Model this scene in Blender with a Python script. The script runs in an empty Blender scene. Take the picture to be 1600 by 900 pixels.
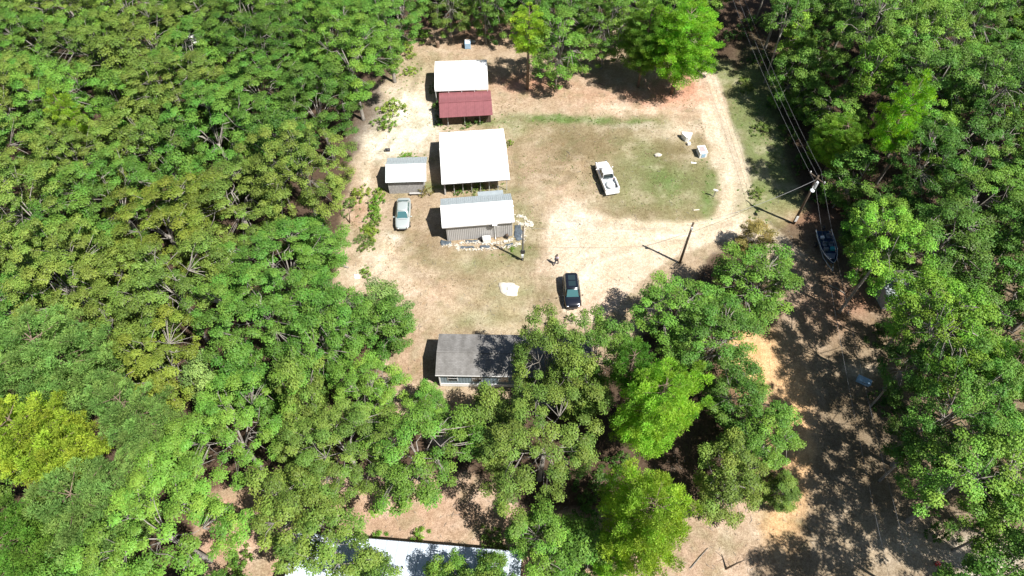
import bpy, bmesh, math, random
import numpy as np
from mathutils import Vector, Matrix, noise as mnoise

random.seed(7)
rng = np.random.default_rng(7)
scene = bpy.context.scene
COL = scene.collection

# ------------------------------------------------------------------ camera
TH = math.radians(55.2)          # pitch below the horizon
CH = 62.0                        # drone height above the ground
FP = 1600 * 24.0 / 36.0          # focal length in photo pixels
ST, CT = math.sin(TH), math.cos(TH)
cam_d = bpy.data.cameras.new("camera")
cam_d.lens = 24.0; cam_d.sensor_width = 36.0
cam_d.clip_start = 0.5; cam_d.clip_end = 6000
cam = bpy.data.objects.new("camera", cam_d); COL.objects.link(cam)
cam.location = (0, 0, CH); cam.rotation_euler = (math.pi / 2 - TH, 0, 0)
scene.camera = cam

# ------------------------------------------------------------------ sky, sun, exposure
SUN = Vector((0.465, -0.30, 0.833)).normalized()
world = bpy.data.worlds.new("World"); scene.world = world; world.use_nodes = True
wn = world.node_tree
bg = wn.nodes["Background"]; bg.inputs[1].default_value = 0.05
sky = wn.nodes.new("ShaderNodeTexSky"); sky.sky_type = 'NISHITA'; sky.sun_disc = False
sky.sun_elevation = math.asin(SUN.z); sky.sun_rotation = math.atan2(SUN.x, SUN.y)
wn.links.new(sky.outputs[0], bg.inputs[0])
sd = bpy.data.lights.new("sun", 'SUN'); sd.energy = 5.0; sd.angle = math.radians(0.53); sd.color = (1.0, 0.96, 0.90)
so = bpy.data.objects.new("sun", sd); COL.objects.link(so)
so.rotation_euler = SUN.to_track_quat('Z', 'Y').to_euler(); so.location = (60, -40, 120)
scene.view_settings.view_transform = 'Standard'; scene.view_settings.look = 'None'
scene.view_settings.exposure = 0.86; scene.view_settings.gamma = 1.0
scene.cycles.max_bounces = 6; scene.cycles.diffuse_bounces = 3
scene.cycles.transparent_max_bounces = 6

# ------------------------------------------------------------------ helpers
def G(px, py, h=0.0):
    """photo pixel -> world point on the level plane at height h"""
    u = (px - 800) / FP; v = (py - 450) / FP
    t = (CH - h) / (ST + v * CT)
    return Vector((u * t, (CT - v * ST) * t, h))

def P(x, y, z=0.0):
    """world -> photo pixel (numpy friendly)"""
    fwd = y * CT + (CH - z) * ST
    dn = -y * ST + (CH - z) * CT
    return 800 + FP * x / fwd, 450 + FP * dn / fwd

def tag(o, label=None, cat=None, group=None, kind=None):
    if label: o['label'] = label
    if cat: o['category'] = cat
    if group: o['group'] = group
    if kind: o['kind'] = kind
    return o

def empty(name, loc, rz=0.0, label=None, cat=None, group=None):
    o = bpy.data.objects.new(name, None); COL.objects.link(o)
    o.empty_display_size = 0.3
    o.location = loc; o.rotation_euler = (0, 0, rz)
    return tag(o, label, cat, group)

class MB:
    def __init__(s): s.v = []; s.f = []; s.sm = False
    def add(s, vs, fs):
        n = len(s.v); s.v.extend([tuple(p) for p in vs]); s.f.extend([tuple(i + n for i in f) for f in fs]); return s
    def box(s, c, d, rz=0.0, M=None):
        x, y, z = d[0] / 2, d[1] / 2, d[2] / 2
        vs = [Vector((a * x, b * y, e * z)) for e in (-1, 1) for b in (-1, 1) for a in (-1, 1)]
        R = Matrix.Rotation(rz, 3, 'Z') if M is None else M
        vs = [R @ p + Vector(c) for p in vs]
        return s.add(vs, [(0, 2, 3, 1), (4, 5, 7, 6), (0, 1, 5, 4), (2, 6, 7, 3), (0, 4, 6, 2), (1, 3, 7, 5)])
    def tube(s, pts, rad, n=6, cap=True):
        pts = [Vector(p) for p in pts]
        if not hasattr(rad, '__len__'): rad = [rad] * len(pts)
        vs = []; fs = []
        for i, p in enumerate(pts):
            d = (pts[min(i + 1, len(pts) - 1)] - pts[max(i - 1, 0)]).normalized()
            a = d.cross(Vector((0, 0, 1)) if abs(d.z) < .95 else Vector((1, 0, 0))).normalized(); b = d.cross(a)
            for k in range(n):
                t = 2 * math.pi * k / n
                vs.append(p + (a * math.cos(t) + b * math.sin(t)) * rad[i])
        for i in range(len(pts) - 1):
            for k in range(n):
                k2 = (k + 1) % n
                fs.append((i * n + k, (i + 1) * n + k, (i + 1) * n + k2, i * n + k2))
        if cap:
            fs.append(tuple(range(n))); m = (len(pts) - 1) * n; fs.append(tuple(m + n - 1 - k for k in range(n)))
        return s.add(vs, fs)
    def loft(s, rings, cap=True):
        n = len(rings[0]); vs = [p for r in rings for p in r]; fs = []
        for i in range(len(rings) - 1):
            for k in range(n):
                k2 = (k + 1) % n
                fs.append((i * n + k, i * n + k2, (i + 1) * n + k2, (i + 1) * n + k))
        if cap:
            fs.append(tuple(range(n))[::-1]); m = (len(rings) - 1) * n; fs.append(tuple(m + k for k in range(n)))
        return s.add(vs, fs)
    def prism(s, poly, z0, z1):
        n = len(poly)
        vs = [(p[0], p[1], z0) for p in poly] + [(p[0], p[1], z1) for p in poly]
        fs = [tuple(range(n))[::-1], tuple(n + k for k in range(n))] + [(k, (k + 1) % n, n + (k + 1) % n, n + k) for k in range(n)]
        return s.add(vs, fs)
    def slab(s, a, b, c, d, t):
        """quad a b c d extruded down its normal by t"""
        a, b, c, d = map(Vector, (a, b, c, d)); nn = (b - a).cross(d - a).normalized() * t
        vs = [a, b, c, d, a - nn, b - nn, c - nn, d - nn]
        return s.add(vs, [(0, 1, 2, 3), (7, 6, 5, 4), (0, 4, 5, 1), (1, 5, 6, 2), (2, 6, 7, 3), (3, 7, 4, 0)])
    def ball(s, c, r, seg=8, rings=5, jit=0.0):
        if not hasattr(r, '__len__'): r = (r, r, r)
        rr = []
        for i in range(rings + 1):
            ph = math.pi * (i / rings) ; ph = min(max(ph, .12), math.pi - .12)
            rr.append([Vector((c[0] + r[0] * math.sin(ph) * math.cos(2 * math.pi * k / seg) * (1 + jit * random.uniform(-1, 1)),
                               c[1] + r[1] * math.sin(ph) * math.sin(2 * math.pi * k / seg) * (1 + jit * random.uniform(-1, 1)),
                               c[2] - r[2] * math.cos(ph))) for k in range(seg)])
        return s.loft(rr)
    def mesh(s, name, mat=None, smooth=False):
        me = bpy.data.meshes.new(name); me.from_pydata(s.v, [], s.f)
        if mat: me.materials.append(mat)
        if smooth or s.sm: me.polygons.foreach_set('use_smooth', [True] * len(me.polygons))
        me.update(); return me
    def build(s, name, mat, parent=None, smooth=False, loc=None, rz=None):
        o = bpy.data.objects.new(name, s.mesh(name, mat, smooth)); COL.objects.link(o)
        if parent: o.parent = parent
        if loc is not None: o.location = loc
        if rz is not None: o.rotation_euler = (0, 0, rz)
        return o

def subsurf(o, n=1):
    m = o.modifiers.new("sub", 'SUBSURF'); m.levels = n; m.render_levels = n; return o
def bevel(o, w=0.03, n=2):
    m = o.modifiers.new("bev", 'BEVEL'); m.width = w; m.segments = n; m.limit_method = 'ANGLE'; return o

def copy_tree(o, parent=None):
    c = o.copy(); COL.objects.link(c)
    if parent: c.parent = parent
    for ch in o.children: copy_tree(ch, c)
    return c

# ------------------------------------------------------------------ materials
MATS = {}
def mat(name, rgb, rough=0.8, metal=0.0, noise_amt=0.0, noise_scale=2.0, bump=0.0, bump_scale=20.0, rgb2=None, spec=None, trans=0.0, coat=0.0):
    m = bpy.data.materials.new(name); m.use_nodes = True; nt = m.node_tree; N = nt.nodes; L = nt.links
    b = N["Principled BSDF"]; b.inputs["Roughness"].default_value = rough; b.inputs["Metallic"].default_value = metal
    b.inputs["Base Color"].default_value = (*rgb, 1)
    if spec is not None: b.inputs["Specular IOR Level"].default_value = spec
    if coat: b.inputs["Coat Weight"].default_value = coat; b.inputs["Coat Roughness"].default_value = 0.05
    tc = N.new("ShaderNodeTexCoord")
    if noise_amt or rgb2:
        no = N.new("ShaderNodeTexNoise"); no.inputs["Scale"].default_value = noise_scale; no.inputs["Detail"].default_value = 6
        no.inputs["Roughness"].default_value = .65
        L.new(tc.outputs["Object"], no.inputs["Vector"])
        cr = N.new("ShaderNodeValToRGB"); cr.color_ramp.elements[0].position = .35; cr.color_ramp.elements[1].position = .68
        c2 = rgb2 if rgb2 else tuple(min(1, x * (1 + noise_amt)) for x in rgb)
        c1 = rgb if rgb2 else tuple(x * (1 - noise_amt) for x in rgb)
        cr.color_ramp.elements[0].color = (*c1, 1); cr.color_ramp.elements[1].color = (*c2, 1)
        L.new(no.outputs["Fac"], cr.inputs[0]); L.new(cr.outputs[0], b.inputs["Base Color"])
    if bump:
        n2 = N.new("ShaderNodeTexNoise"); n2.inputs["Scale"].default_value = bump_scale; n2.inputs["Detail"].default_value = 5
        L.new(tc.outputs["Object"], n2.inputs["Vector"])
        bp = N.new("ShaderNodeBump"); bp.inputs["Strength"].default_value = bump; bp.inputs["Distance"].default_value = .05
        L.new(n2.outputs["Fac"], bp.inputs["Height"]); L.new(bp.outputs[0], b.inputs["Normal"])
    MATS[name] = m; return m

mat("white_metal", (.80, .80, .79), .42, 0.0, .05, .6)
mat("white_paint", (.78, .78, .76), .5, 0.0, .04, 3)
mat("white_car", (.80, .80, .80), .25, 0.0, coat=.7)
mat("silver_car", (.50, .55, .54), .28, .35, coat=.7)
mat("black_car", (.008, .010, .016), .22, 0.0, coat=.8)
mat("glass_dark", (.02, .035, .04), .06, 0.0, spec=.9)
mat("glass_teal", (.05, .13, .14), .1, 0.0, spec=.9)
mat("chrome", (.8, .8, .82), .18, 1.0)
mat("lamp_red", (.45, .03, .02), .3)
mat("tyre", (.02, .02, .02), .9)
mat("dark_plastic", (.03, .03, .035), .6)
mat("galv_roof", (.40, .45, .47), .45, .25, .10, 1.2)
mat("galv_light", (.62, .65, .66), .45, .1, .08, 1.0)
mat("red_roof", (.22, .080, .088), .55, 0.0, .14, 1.1)
mat("grey_wall", (.42, .41, .40), .6, 0.0, .05, 2)
mat("blue_grey_wall", (.20, .26, .29), .7, 0.0, .07, 2)
mat("wood_old", (.30, .29, .28), .9, 0.0, rgb2=(.46, .45, .43), noise_scale=5, bump=.4)
mat("wood_dark", (.10, .07, .05), .9, 0.0, .3, 5, bump=.4)
mat("pole_wood", (.09, .065, .045), .9, 0.0, .3, 6, bump=.5)
mat("post_pale", (.5, .5, .48), .6)
mat("soil", (.22, .15, .10), .95, 0.0, .3, 3, bump=.5)
mat("fabric_slate", (.07, .09, .11), .7, 0.0, .35, 2.5, bump=.6, bump_scale=4)
mat("stone_pale", (.50, .46, .39), .9, 0.0, .2, 4, bump=.5)
mat("concrete", (.40, .38, .35), .9, 0.0, .12, 3)
mat("pinkish_sheet", (.45, .33, .33), .6, 0.0, .1, 3)
mat("cream_sheet", (.66, .60, .50), .8, 0.0, .12, 3, bump=.5, bump_scale=6)
mat("pale_blue", (.30, .46, .62), .5, 0.0, .08, 3)
mat("boat_blue", (.02, .045, .10), .25, 0.0, .2, 2, coat=.6)
mat("boat_grey", (.16, .18, .22), .7, 0.0, .2, 4)
mat("teal", (.05, .40, .42), .5)
mat("blue_roof", (.50, .56, .64), .4, 0.0, .06, 1.0)
mat("red_plastic", (.45, .04, .04), .5)
mat("salmon", (.50, .14, .12), .6)
mat("bark_pale", (.17, .15, .125), .95, 0.0, rgb2=(.36, .335, .30), noise_scale=3, bump=.6)
mat("bark_brown", (.13, .09, .065), .95, 0.0, rgb2=(.24, .18, .13), noise_scale=4, bump=.8)
mat("wire", (.22, .22, .23), .5)
mat("skin", (.35, .2, .14), .6)
mat("shirt", (.42, .38, .46), .9, 0.0, .1, 9)
mat("jeans", (.03, .04, .07), .9, 0.0, .2, 9)
mat("hair", (.02, .015, .012), .8)
mat("lamp_glass", (.80, .85, .88), .2)

def shingle_mat():
    m = mat("shingles", (.21, .20, .185), .9); nt = m.node_tree; N = nt.nodes; L = nt.links; b = N["Principled BSDF"]
    tc = N.new("ShaderNodeTexCoord"); br = N.new("ShaderNodeTexBrick")
    br.inputs["Color1"].default_value = (.19, .185, .18, 1); br.inputs["Color2"].default_value = (.145, .14, .135, 1); br.inputs["Mortar"].default_value = (.12, .115, .105, 1)
    br.inputs["Scale"].default_value = 1.0; br.inputs["Brick Width"].default_value = .32; br.inputs["Row Height"].default_value = .15; br.inputs["Mortar Size"].default_value = .012
    L.new(tc.outputs["Object"], br.inputs["Vector"])
    no = N.new("ShaderNodeTexNoise"); no.inputs["Scale"].default_value = 1.1; no.inputs["Detail"].default_value = 7
    mp = N.new("ShaderNodeMapping"); mp.inputs["Scale"].default_value = (1.6, .5, 1); L.new(tc.outputs["Object"], mp.inputs[0]); L.new(mp.outputs[0], no.inputs[0])
    mx = N.new("ShaderNodeMix"); mx.data_type = 'RGBA'; mx.blend_type = 'MULTIPLY'; mx.inputs[0].default_value = 1
    cr = N.new("ShaderNodeValToRGB"); cr.color_ramp.elements[0].color = (.75, .74, .72, 1); cr.color_ramp.elements[1].color = (1.2, 1.2, 1.2, 1); cr.color_ramp.elements[0].position = .3; cr.color_ramp.elements[1].position = .7
    L.new(no.outputs[0], cr.inputs[0]); L.new(br.outputs[0], mx.inputs[6]); L.new(cr.outputs[0], mx.inputs[7]); L.new(mx.outputs[2], b.inputs["Base Color"])
shingle_mat()

def foliage_mat(name, transl=0.3, rough=0.5, spec=0.35):
    m = bpy.data.materials.new(name); m.use_nodes = True; nt = m.node_tree; N = nt.nodes; L = nt.links
    b = N["Principled BSDF"]; out = N["Material Output"]; b.inputs["Roughness"].default_value = rough
    b.inputs["Specular IOR Level"].default_value = spec
    oi = N.new("ShaderNodeObjectInfo"); at = N.new("ShaderNodeAttribute"); at.attribute_name = "tint"
    hsv = N.new("ShaderNodeHueSaturation")
    m1 = N.new("ShaderNodeMapRange"); m1.inputs[3].default_value = .478; m1.inputs[4].default_value = .53
    L.new(at.outputs["Fac"], m1.inputs[0]); L.new(m1.outputs[0], hsv.inputs["Hue"])
    at2 = N.new("ShaderNodeAttribute"); at2.attribute_name = "val"
    m2 = N.new("ShaderNodeMapRange"); m2.inputs[3].default_value = .52; m2.inputs[4].default_value = 1.7
    L.new(at2.outputs["Fac"], m2.inputs[0]); L.new(m2.outputs[0], hsv.inputs["Value"])
    L.new(oi.outputs["Color"], hsv.inputs["Color"]); L.new(hsv.outputs[0], b.inputs["Base Color"])
    tr = N.new("ShaderNodeBsdfTranslucent")
    h2 = N.new("ShaderNodeHueSaturation"); h2.inputs["Hue"].default_value = .485; h2.inputs["Value"].default_value = 1.5; h2.inputs["Saturation"].default_value = 1.1
    L.new(hsv.outputs[0], h2.inputs["Color"]); L.new(h2.outputs[0], tr.inputs[0])
    mx = N.new("ShaderNodeMixShader"); mx.inputs[0].default_value = transl
    L.new(b.outputs[0], mx.inputs[1]); L.new(tr.outputs[0], mx.inputs[2]); L.new(mx.outputs[0], out.inputs[0])
    MATS[name] = m; return m
foliage_mat("leaves", .10, .55, .22); foliage_mat("needles", .4, .7, .15); foliage_mat("grass_blades", .3, .7, .2)

def ground_mat():
    m = bpy.data.materials.new("dirt_and_grass"); m.use_nodes = True; nt = m.node_tree; N = nt.nodes; L = nt.links
    b = N["Principled BSDF"]; b.inputs["Roughness"].default_value = .95; b.inputs["Specular IOR Level"].default_value = .1
    at = N.new("ShaderNodeAttribute"); at.attribute_name = "albedo"
    tc = N.new("ShaderNodeTexCoord")
    def nz(scale, det, lo, hi, c0, c1, rough=.6):
        n = N.new("ShaderNodeTexNoise"); n.inputs["Scale"].default_value = scale; n.inputs["Detail"].default_value = det; n.inputs["Roughness"].default_value = rough
        L.new(tc.outputs["Object"], n.inputs["Vector"])
        c = N.new("ShaderNodeValToRGB"); c.color_ramp.elements[0].position = lo; c.color_ramp.elements[1].position = hi
        c.color_ramp.elements[0].color = (*c0, 1); c.color_ramp.elements[1].color = (*c1, 1)
        L.new(n.outputs["Fac"], c.inputs[0]); return n, c
    def mul(a, bb, f=1):
        x = N.new("ShaderNodeMix"); x.data_type = 'RGBA'; x.blend_type = 'MULTIPLY'; x.inputs[0].default_value = f
        L.new(a, x.inputs[6]); L.new(bb, x.inputs[7]); return x.outputs[2]
    n1, c1 = nz(2.6, 8, .36, .66, (.72, .70, .66), (1.17, 1.20, 1.20), .75)
    n2, c2 = nz(9, 5, .38, .62, (.74, .72, .69), (1.16, 1.20, 1.21), .7)
    n3, c3 = nz(.5, 5, .35, .65, (.90, .87, .80), (1.10, 1.10, 1.10))
    n4, c4 = nz(1.3, 4, .60, .70, (1, 1, 1), (.78, .70, .60))
    o = mul(mul(mul(mul(at.outputs["Color"], c1.outputs[0]), c2.outputs[0]), c3.outputs[0]), c4.outputs[0], .7)
    L.new(o, b.inputs["Base Color"])
    bp = N.new("ShaderNodeBump"); bp.inputs["Strength"].default_value = .7; bp.inputs["Distance"].default_value = .08
    L.new(n2.outputs["Fac"], bp.inputs["Height"]); L.new(bp.outputs[0], b.inputs["Normal"])
    MATS["ground"] = m
ground_mat()

# ------------------------------------------------------------------ numpy noise / masks
def vnoise(x, y, seed=0):
    xi = np.floor(x).astype(np.int64); yi = np.floor(y).astype(np.int64); xf = x - xi; yf = y - yi
    def h(a, b):
        n = (a * 374761393 + b * 668265263 + seed * 1442695041) & 0x7fffffff
        n = ((n ^ (n >> 13)) * 1274126177) & 0x7fffffff
        return ((n ^ (n >> 16)) & 0xffff) / 65535.0
    u = xf * xf * (3 - 2 * xf); v = yf * yf * (3 - 2 * yf)
    return (h(xi, yi) * (1 - u) + h(xi + 1, yi) * u) * (1 - v) + (h(xi, yi + 1) * (1 - u) + h(xi + 1, yi + 1) * u) * v
def fbm(x, y, seed=0, oct=4):
    s = 0; a = .5; t = 0
    for i in range(oct):
        s = s + a * vnoise(x * 2 ** i + 17 * i, y * 2 ** i + 9 * i, seed + i); t += a; a *= .55
    return s / t
def poly_sd(px, py, poly):
    """signed distance (positive inside)"""
    d = np.full(px.shape, 1e9); inside = np.zeros(px.shape, bool); n = len(poly)
    for i in range(n):
        x0, y0 = poly[i]; x1, y1 = poly[(i + 1) % n]
        ex, ey = x1 - x0, y1 - y0; t = np.clip(((px - x0) * ex + (py - y0) * ey) / (ex * ex + ey * ey + 1e-9), 0, 1)
        d = np.minimum(d, np.hypot(px - x0 - t * ex, py - y0 - t * ey))
        c = ((y0 > py) != (y1 > py)) & (px < (x1 - x0) * (py - y0) / (y1 - y0 + 1e-12) + x0)
        inside ^= c
    return np.where(inside, d, -d)
def gpoly(pl):      # photo outline -> ground outline in metres
    return [tuple(G(a, b)[:2]) for a, b in pl]

# ------------------------------------------------------------------ ground
ROAD = [(1040, 60), (1085, 60), (1118, 110), (1142, 180), (1172, 262), (1182, 330), (1215, 360), (1262, 400), (1290, 470), (1300, 560), (1290, 640), (1330, 720), (1370, 800), (1400, 900), (1440, 1010),
        (1260, 1010), (1270, 900), (1262, 800), (1255, 700), (1240, 620), (1215, 560), (1225, 480), (1190, 420), (1165, 375), (1130, 375), (1060, 398), (1000, 440), (962, 482), (930, 505), (890, 505), (878, 480),
        (878, 440), (862, 420), (852, 380), (862, 335), (880, 322), (930, 330), (1000, 345), (1090, 346), (1118, 335), (1127, 310), (1112, 250), (1095, 180), (1075, 130)]
LAWN = [(795, 186), (1040, 183), (1092, 212), (1113, 262), (1122, 320), (1112, 336), (1085, 344), (1000, 341), (940, 325), (905, 300), (880, 285), (862, 300), (850, 345), (838, 400), (790, 405), (800, 330), (800, 240)]
YARD = [(620, 60), (700, 40), (1040, 50), (1078, 110), (1125, 180), (1155, 262), (1165, 330), (1185, 372), (1120, 400), (1000, 520), (960, 560), (880, 620), (770, 640), (720, 660), (690, 700), (640, 660), (600, 620),
        (590, 560), (560, 520), (520, 470), (520, 400), (540, 330), (545, 260), (590, 190), (600, 140)]
VERGE = [(1095, 80), (1140, 100), (1205, 200), (1262, 325), (1225, 352), (1190, 345), (1172, 262), (1142, 180), (1112, 110)]
BOTTOMYARD = [(400, 740), (480, 735), (740, 740), (830, 800), (1100, 790), (1180, 760), (1270, 820), (1290, 1000), (380, 1000), (300, 900), (300, 780)]
ORANGE = [(1140, 520), (1185, 500), (1250, 600), (1262, 700), (1266, 800), (1255, 850), (1215, 860), (1185, 820), (1175, 740), (1200, 640), (1150, 590)]
C_SHADED_LITTER = np.array([.085, .058, .042]); C_TAN = np.array([.355, .270, .195]); C_SAND = np.array([.56, .465, .375]); C_PALE = np.array([.62, .565, .49])  # litter set below its lit tone to deepen shade under the trees
C_CLAY = np.array([.42, .225, .160]); C_GREEN = np.array([.105, .165, .048]); C_BROWN = np.array([.195, .148, .088]); C_OLIVE = np.array([.215, .215, .112])
C_ORANGE = np.array([.60, .38, .21]); C_SHADED_SOIL = np.array([.21, .160, .110])  # grey-brown lane soil, darkened toward the tree shade over it
ELL = [(835, 260, 30, 60, C_TAN, .8), (880, 300, 40, 22, C_CLAY * .4 + C_SAND * .6, .8), (905, 320, 40, 14, C_SAND, .6), (1060, 200, 50, 12, C_SAND, .7), (990, 225, 30, 12, C_OLIVE, .6), (1100, 240, 10, 14, C_TAN, .6),
  (960, 160, 120, 14, C_CLAY * .5 + C_SAND * .5, .8), (900, 258, 34, 12, C_CLAY * .5 + C_TAN * .5, .5), (935, 300, 18, 14, C_TAN, .6), (1015, 310, 24, 12, C_TAN, .5), (1000, 195, 60, 5, C_PALE * .8, .5), (680, 455, 40, 20, C_CLAY * .4 + C_SAND * .6, .6), (620, 440, 30, 30, C_SAND, .5), (850, 430, 24, 22, C_CLAY * .3 + C_SAND * .7, .7), (950, 465, 40, 26, C_SAND, .6),
  # (photo x, y, rx, ry, colour, strength): patches of grass, clay, sand, shade-darkened soil
    (870, 184, 60, 7, C_GREEN, 1.5), (935, 187, 25, 7, C_GREEN, 1.6), (1000, 188, 30, 5, C_GREEN, 1.0), (800, 200, 25, 14, C_OLIVE, .9), (1040, 290, 62, 50, C_GREEN, .75), (1010, 250, 40, 25, C_GREEN, .5), (1105, 300, 14, 45, C_GREEN, .9),
    (990, 330, 70, 12, C_BROWN, .7), (900, 230, 80, 30, C_BROWN, .8), (1060, 240, 45, 18, C_BROWN, .6), (870, 270, 28, 30, C_BROWN, .5), (975, 290, 30, 40, C_OLIVE, .7), (1180, 320, 30, 30, C_OLIVE, .8),
    (940, 145, 130, 22, C_CLAY, .35), (1040, 150, 60, 22, C_CLAY, 1.5), (820, 128, 50, 15, C_CLAY, 1.2), (1070, 130, 24, 26, C_CLAY, 1.3), (740, 45, 60, 30, C_CLAY, .5), (1000, 170, 90, 10, C_SAND, .5), (860, 160, 60, 12, C_TAN, .7),
    (640, 190, 46, 46, C_PALE, 1.7), (600, 225, 30, 24, C_PALE, 1.5), (655, 150, 24, 14, C_SAND, .6), (650, 105, 30, 25, C_OLIVE, .5), (575, 280, 16, 30, C_SAND, .8), (560, 330, 14, 30, C_CLAY, .4),
    (590, 405, 26, 34, C_SAND, .8), (608, 372, 18, 14, C_PALE, .7), (560, 430, 26, 20, C_SAND, .7), (665, 385, 36, 26, C_BROWN, .75), (640, 345, 34, 18, C_TAN, .9), (650, 340, 10, 22, C_BROWN, .25), (720, 430, 40, 16, C_BROWN, .55),
    (740, 410, 60, 14, C_OLIVE, .8), (800, 395, 24, 16, C_GREEN, .6), (795, 455, 60, 30, C_OLIVE, .7), (850, 465, 22, 30, C_BROWN, .6), (760, 500, 70, 18, C_OLIVE, .8), (650, 500, 30, 26, C_TAN, .8),
    (640, 570, 40, 50, C_CLAY, .22), (700, 650, 30, 20, C_CLAY, .35), (940, 470, 40, 24, C_CLAY, .35), (915, 400, 50, 50, C_SAND, 1.0), (1000, 375, 80, 22, C_SAND, 1.0), (890, 350, 30, 25, C_PALE, .7),
    (700, 290, 60, 7, C_GREEN, .9), (780, 300, 40, 8, C_GREEN, .7), (740, 190, 60, 7, C_GREEN, .8), (830, 300, 26, 40, C_TAN, .7), (820, 340, 14, 22, C_OLIVE, .8), (840, 250, 30, 30, C_TAN, .6), (640, 248, 20, 5, C_GREEN, .7),
    (1200, 230, 26, 90, C_GREEN * .5 + C_OLIVE * .5, 1.6), (1175, 160, 20, 60, C_GREEN * .5 + C_OLIVE * .5, 1.6), (1215, 325, 26, 22, C_OLIVE, .9), (1260, 340, 50, 16, C_CLAY, .5), (1290, 480, 60, 60, C_CLAY, .35), (1340, 470, 40, 22, C_CLAY, .6),
    (1540, 880, 60, 40, C_PALE, .9), (1430, 850, 70, 40, C_SAND, .6), (1330, 600, 70, 60, C_SHADED_SOIL, .7), (1340, 720, 90, 60, C_SHADED_SOIL, .9), (1345, 580, 30, 12, C_SAND, .7), (1160, 840, 60, 40, C_TAN, .8), (1226, 795, 24, 50, C_ORANGE, 1.3), (1240, 620, 24, 50, C_ORANGE, 1.3), (1252, 700, 18, 60, C_ORANGE, 1.2),
    (620, 800, 110, 30, C_CLAY, .2), (350, 820, 40, 50, C_CLAY, .7), (1185, 570, 42, 40, C_ORANGE, 1.5), (1250, 700, 18, 60, C_ORANGE, .6)]
TRACKS = [gpoly(p) for p in ([(1090, 110), (1122, 180), (1150, 255), (1158, 310), (1140, 350), (1075, 375), (990, 385), (915, 410), (893, 440)], [(1140, 350), (1060, 362), (960, 352), (895, 345), (870, 300), (900, 262)],
    [(660, 90), (640, 150), (632, 195), (592, 240), (578, 300), (588, 380), (570, 440)], [(600, 395), (640, 420), (720, 470), (800, 500), (880, 490)], [(1215, 480), (1240, 560), (1285, 650), (1320, 740), (1350, 900)], [(950, 160), (1020, 165), (1100, 175)], [(630, 360), (620, 400), (590, 430)])]
def albedo_at(x, y):
    px, py = P(x, y)
    wob = (fbm(x * .35, y * .35, 3) - .5) * 26; wob2 = (fbm(x * .35 + 50, y * .35, 8) - .5) * 20
    fine = (fbm(x * 1.4, y * 1.4, 21) - .5) * 12
    qx = px + wob + fine; qy = py + wob2 - fine * .6
    col = np.tile(C_SHADED_LITTER, (len(x), 1)); cls = np.zeros(len(x), int)
    def blend(poly, c, soft, strength=1.0, k=None, wb=1.0):
        w = np.clip(poly_sd(px + (qx - px) * wb, py + (qy - py) * wb, poly) / soft + .5, 0, 1)
        w = w * w * (3 - 2 * w) * strength
        col[:] = col * (1 - w[:, None]) + c * w[:, None]
        if k is not None: cls[w > .5] = k
    blend(YARD, C_TAN, 14, 1, 1); blend(BOTTOMYARD, C_CLAY * .35 + C_TAN * .4 + C_SAND * .25, 20, .95, 1)
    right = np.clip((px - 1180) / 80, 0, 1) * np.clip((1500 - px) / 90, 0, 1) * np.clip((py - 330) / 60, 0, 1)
    col[:] = col * (1 - right[:, None] * .8) + C_SHADED_SOIL * right[:, None] * .8  # right strip: soil with tree shade partly put into its colour
    blend(ORANGE, C_ORANGE, 30, .9)
    blend(LAWN, C_BROWN * .45 + C_OLIVE * .30 + C_TAN * .25, 12, .95, 2, .7)
    blend(VERGE, C_OLIVE * .6 + C_GREEN * .4, 16, .9, 2, .6)
    blend(ROAD, C_SAND, 6, .9, 3, .22)
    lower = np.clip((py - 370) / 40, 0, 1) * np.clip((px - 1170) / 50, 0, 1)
    col[:] = col * (1 - lower[:, None] * .8) + (C_SHADED_SOIL * 1.1) * lower[:, None] * .8  # lower road pulled darker, tree shade painted into the soil colour
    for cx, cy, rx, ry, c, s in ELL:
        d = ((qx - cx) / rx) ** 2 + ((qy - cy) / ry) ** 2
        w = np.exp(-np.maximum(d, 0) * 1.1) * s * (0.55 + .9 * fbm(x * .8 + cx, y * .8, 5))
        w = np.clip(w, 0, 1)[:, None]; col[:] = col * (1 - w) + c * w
    for tr in TRACKS:      # worn wheel ruts: packed pale soil, loose browner crown between
        d = np.full(len(x), 1e9)
        for (ax, ay), (bx, by) in zip(tr[:-1], tr[1:]):
            ex, ey = bx - ax, by - ay; t = np.clip(((x - ax) * ex + (y - ay) * ey) / (ex * ex + ey * ey), 0, 1); d = np.minimum(d, np.hypot(x - ax - t * ex, y - ay - t * ey))
        d = d + (fbm(x * .3, y * .3, 71) - .5) * .6
        rut = np.exp(-((np.abs(d) - .85) / .3) ** 2) * (.5 + fbm(x * .5, y * .5, 73)); mid = np.exp(-(d / .35) ** 2)
        col = col * (1 + .13 * rut - .10 * mid)[:, None]
    n = fbm(x * .25, y * .25, 31); col *= (.86 + .28 * n)[:, None]
    g = np.clip((fbm(x * .9, y * .9, 44) - .52) * 5, 0, 1) * np.isin(cls, (1, 2)) * .38
    col[:] = col * (1 - g[:, None]) + (C_OLIVE * .8) * g[:, None]
    b = np.clip((fbm(x * .6, y * .6, 57) - .53) * 5, 0, 1) * np.isin(cls, (1, 2)) * .28
    col[:] = col * (1 - b[:, None]) + C_SAND * b[:, None]
    return col, cls

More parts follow.
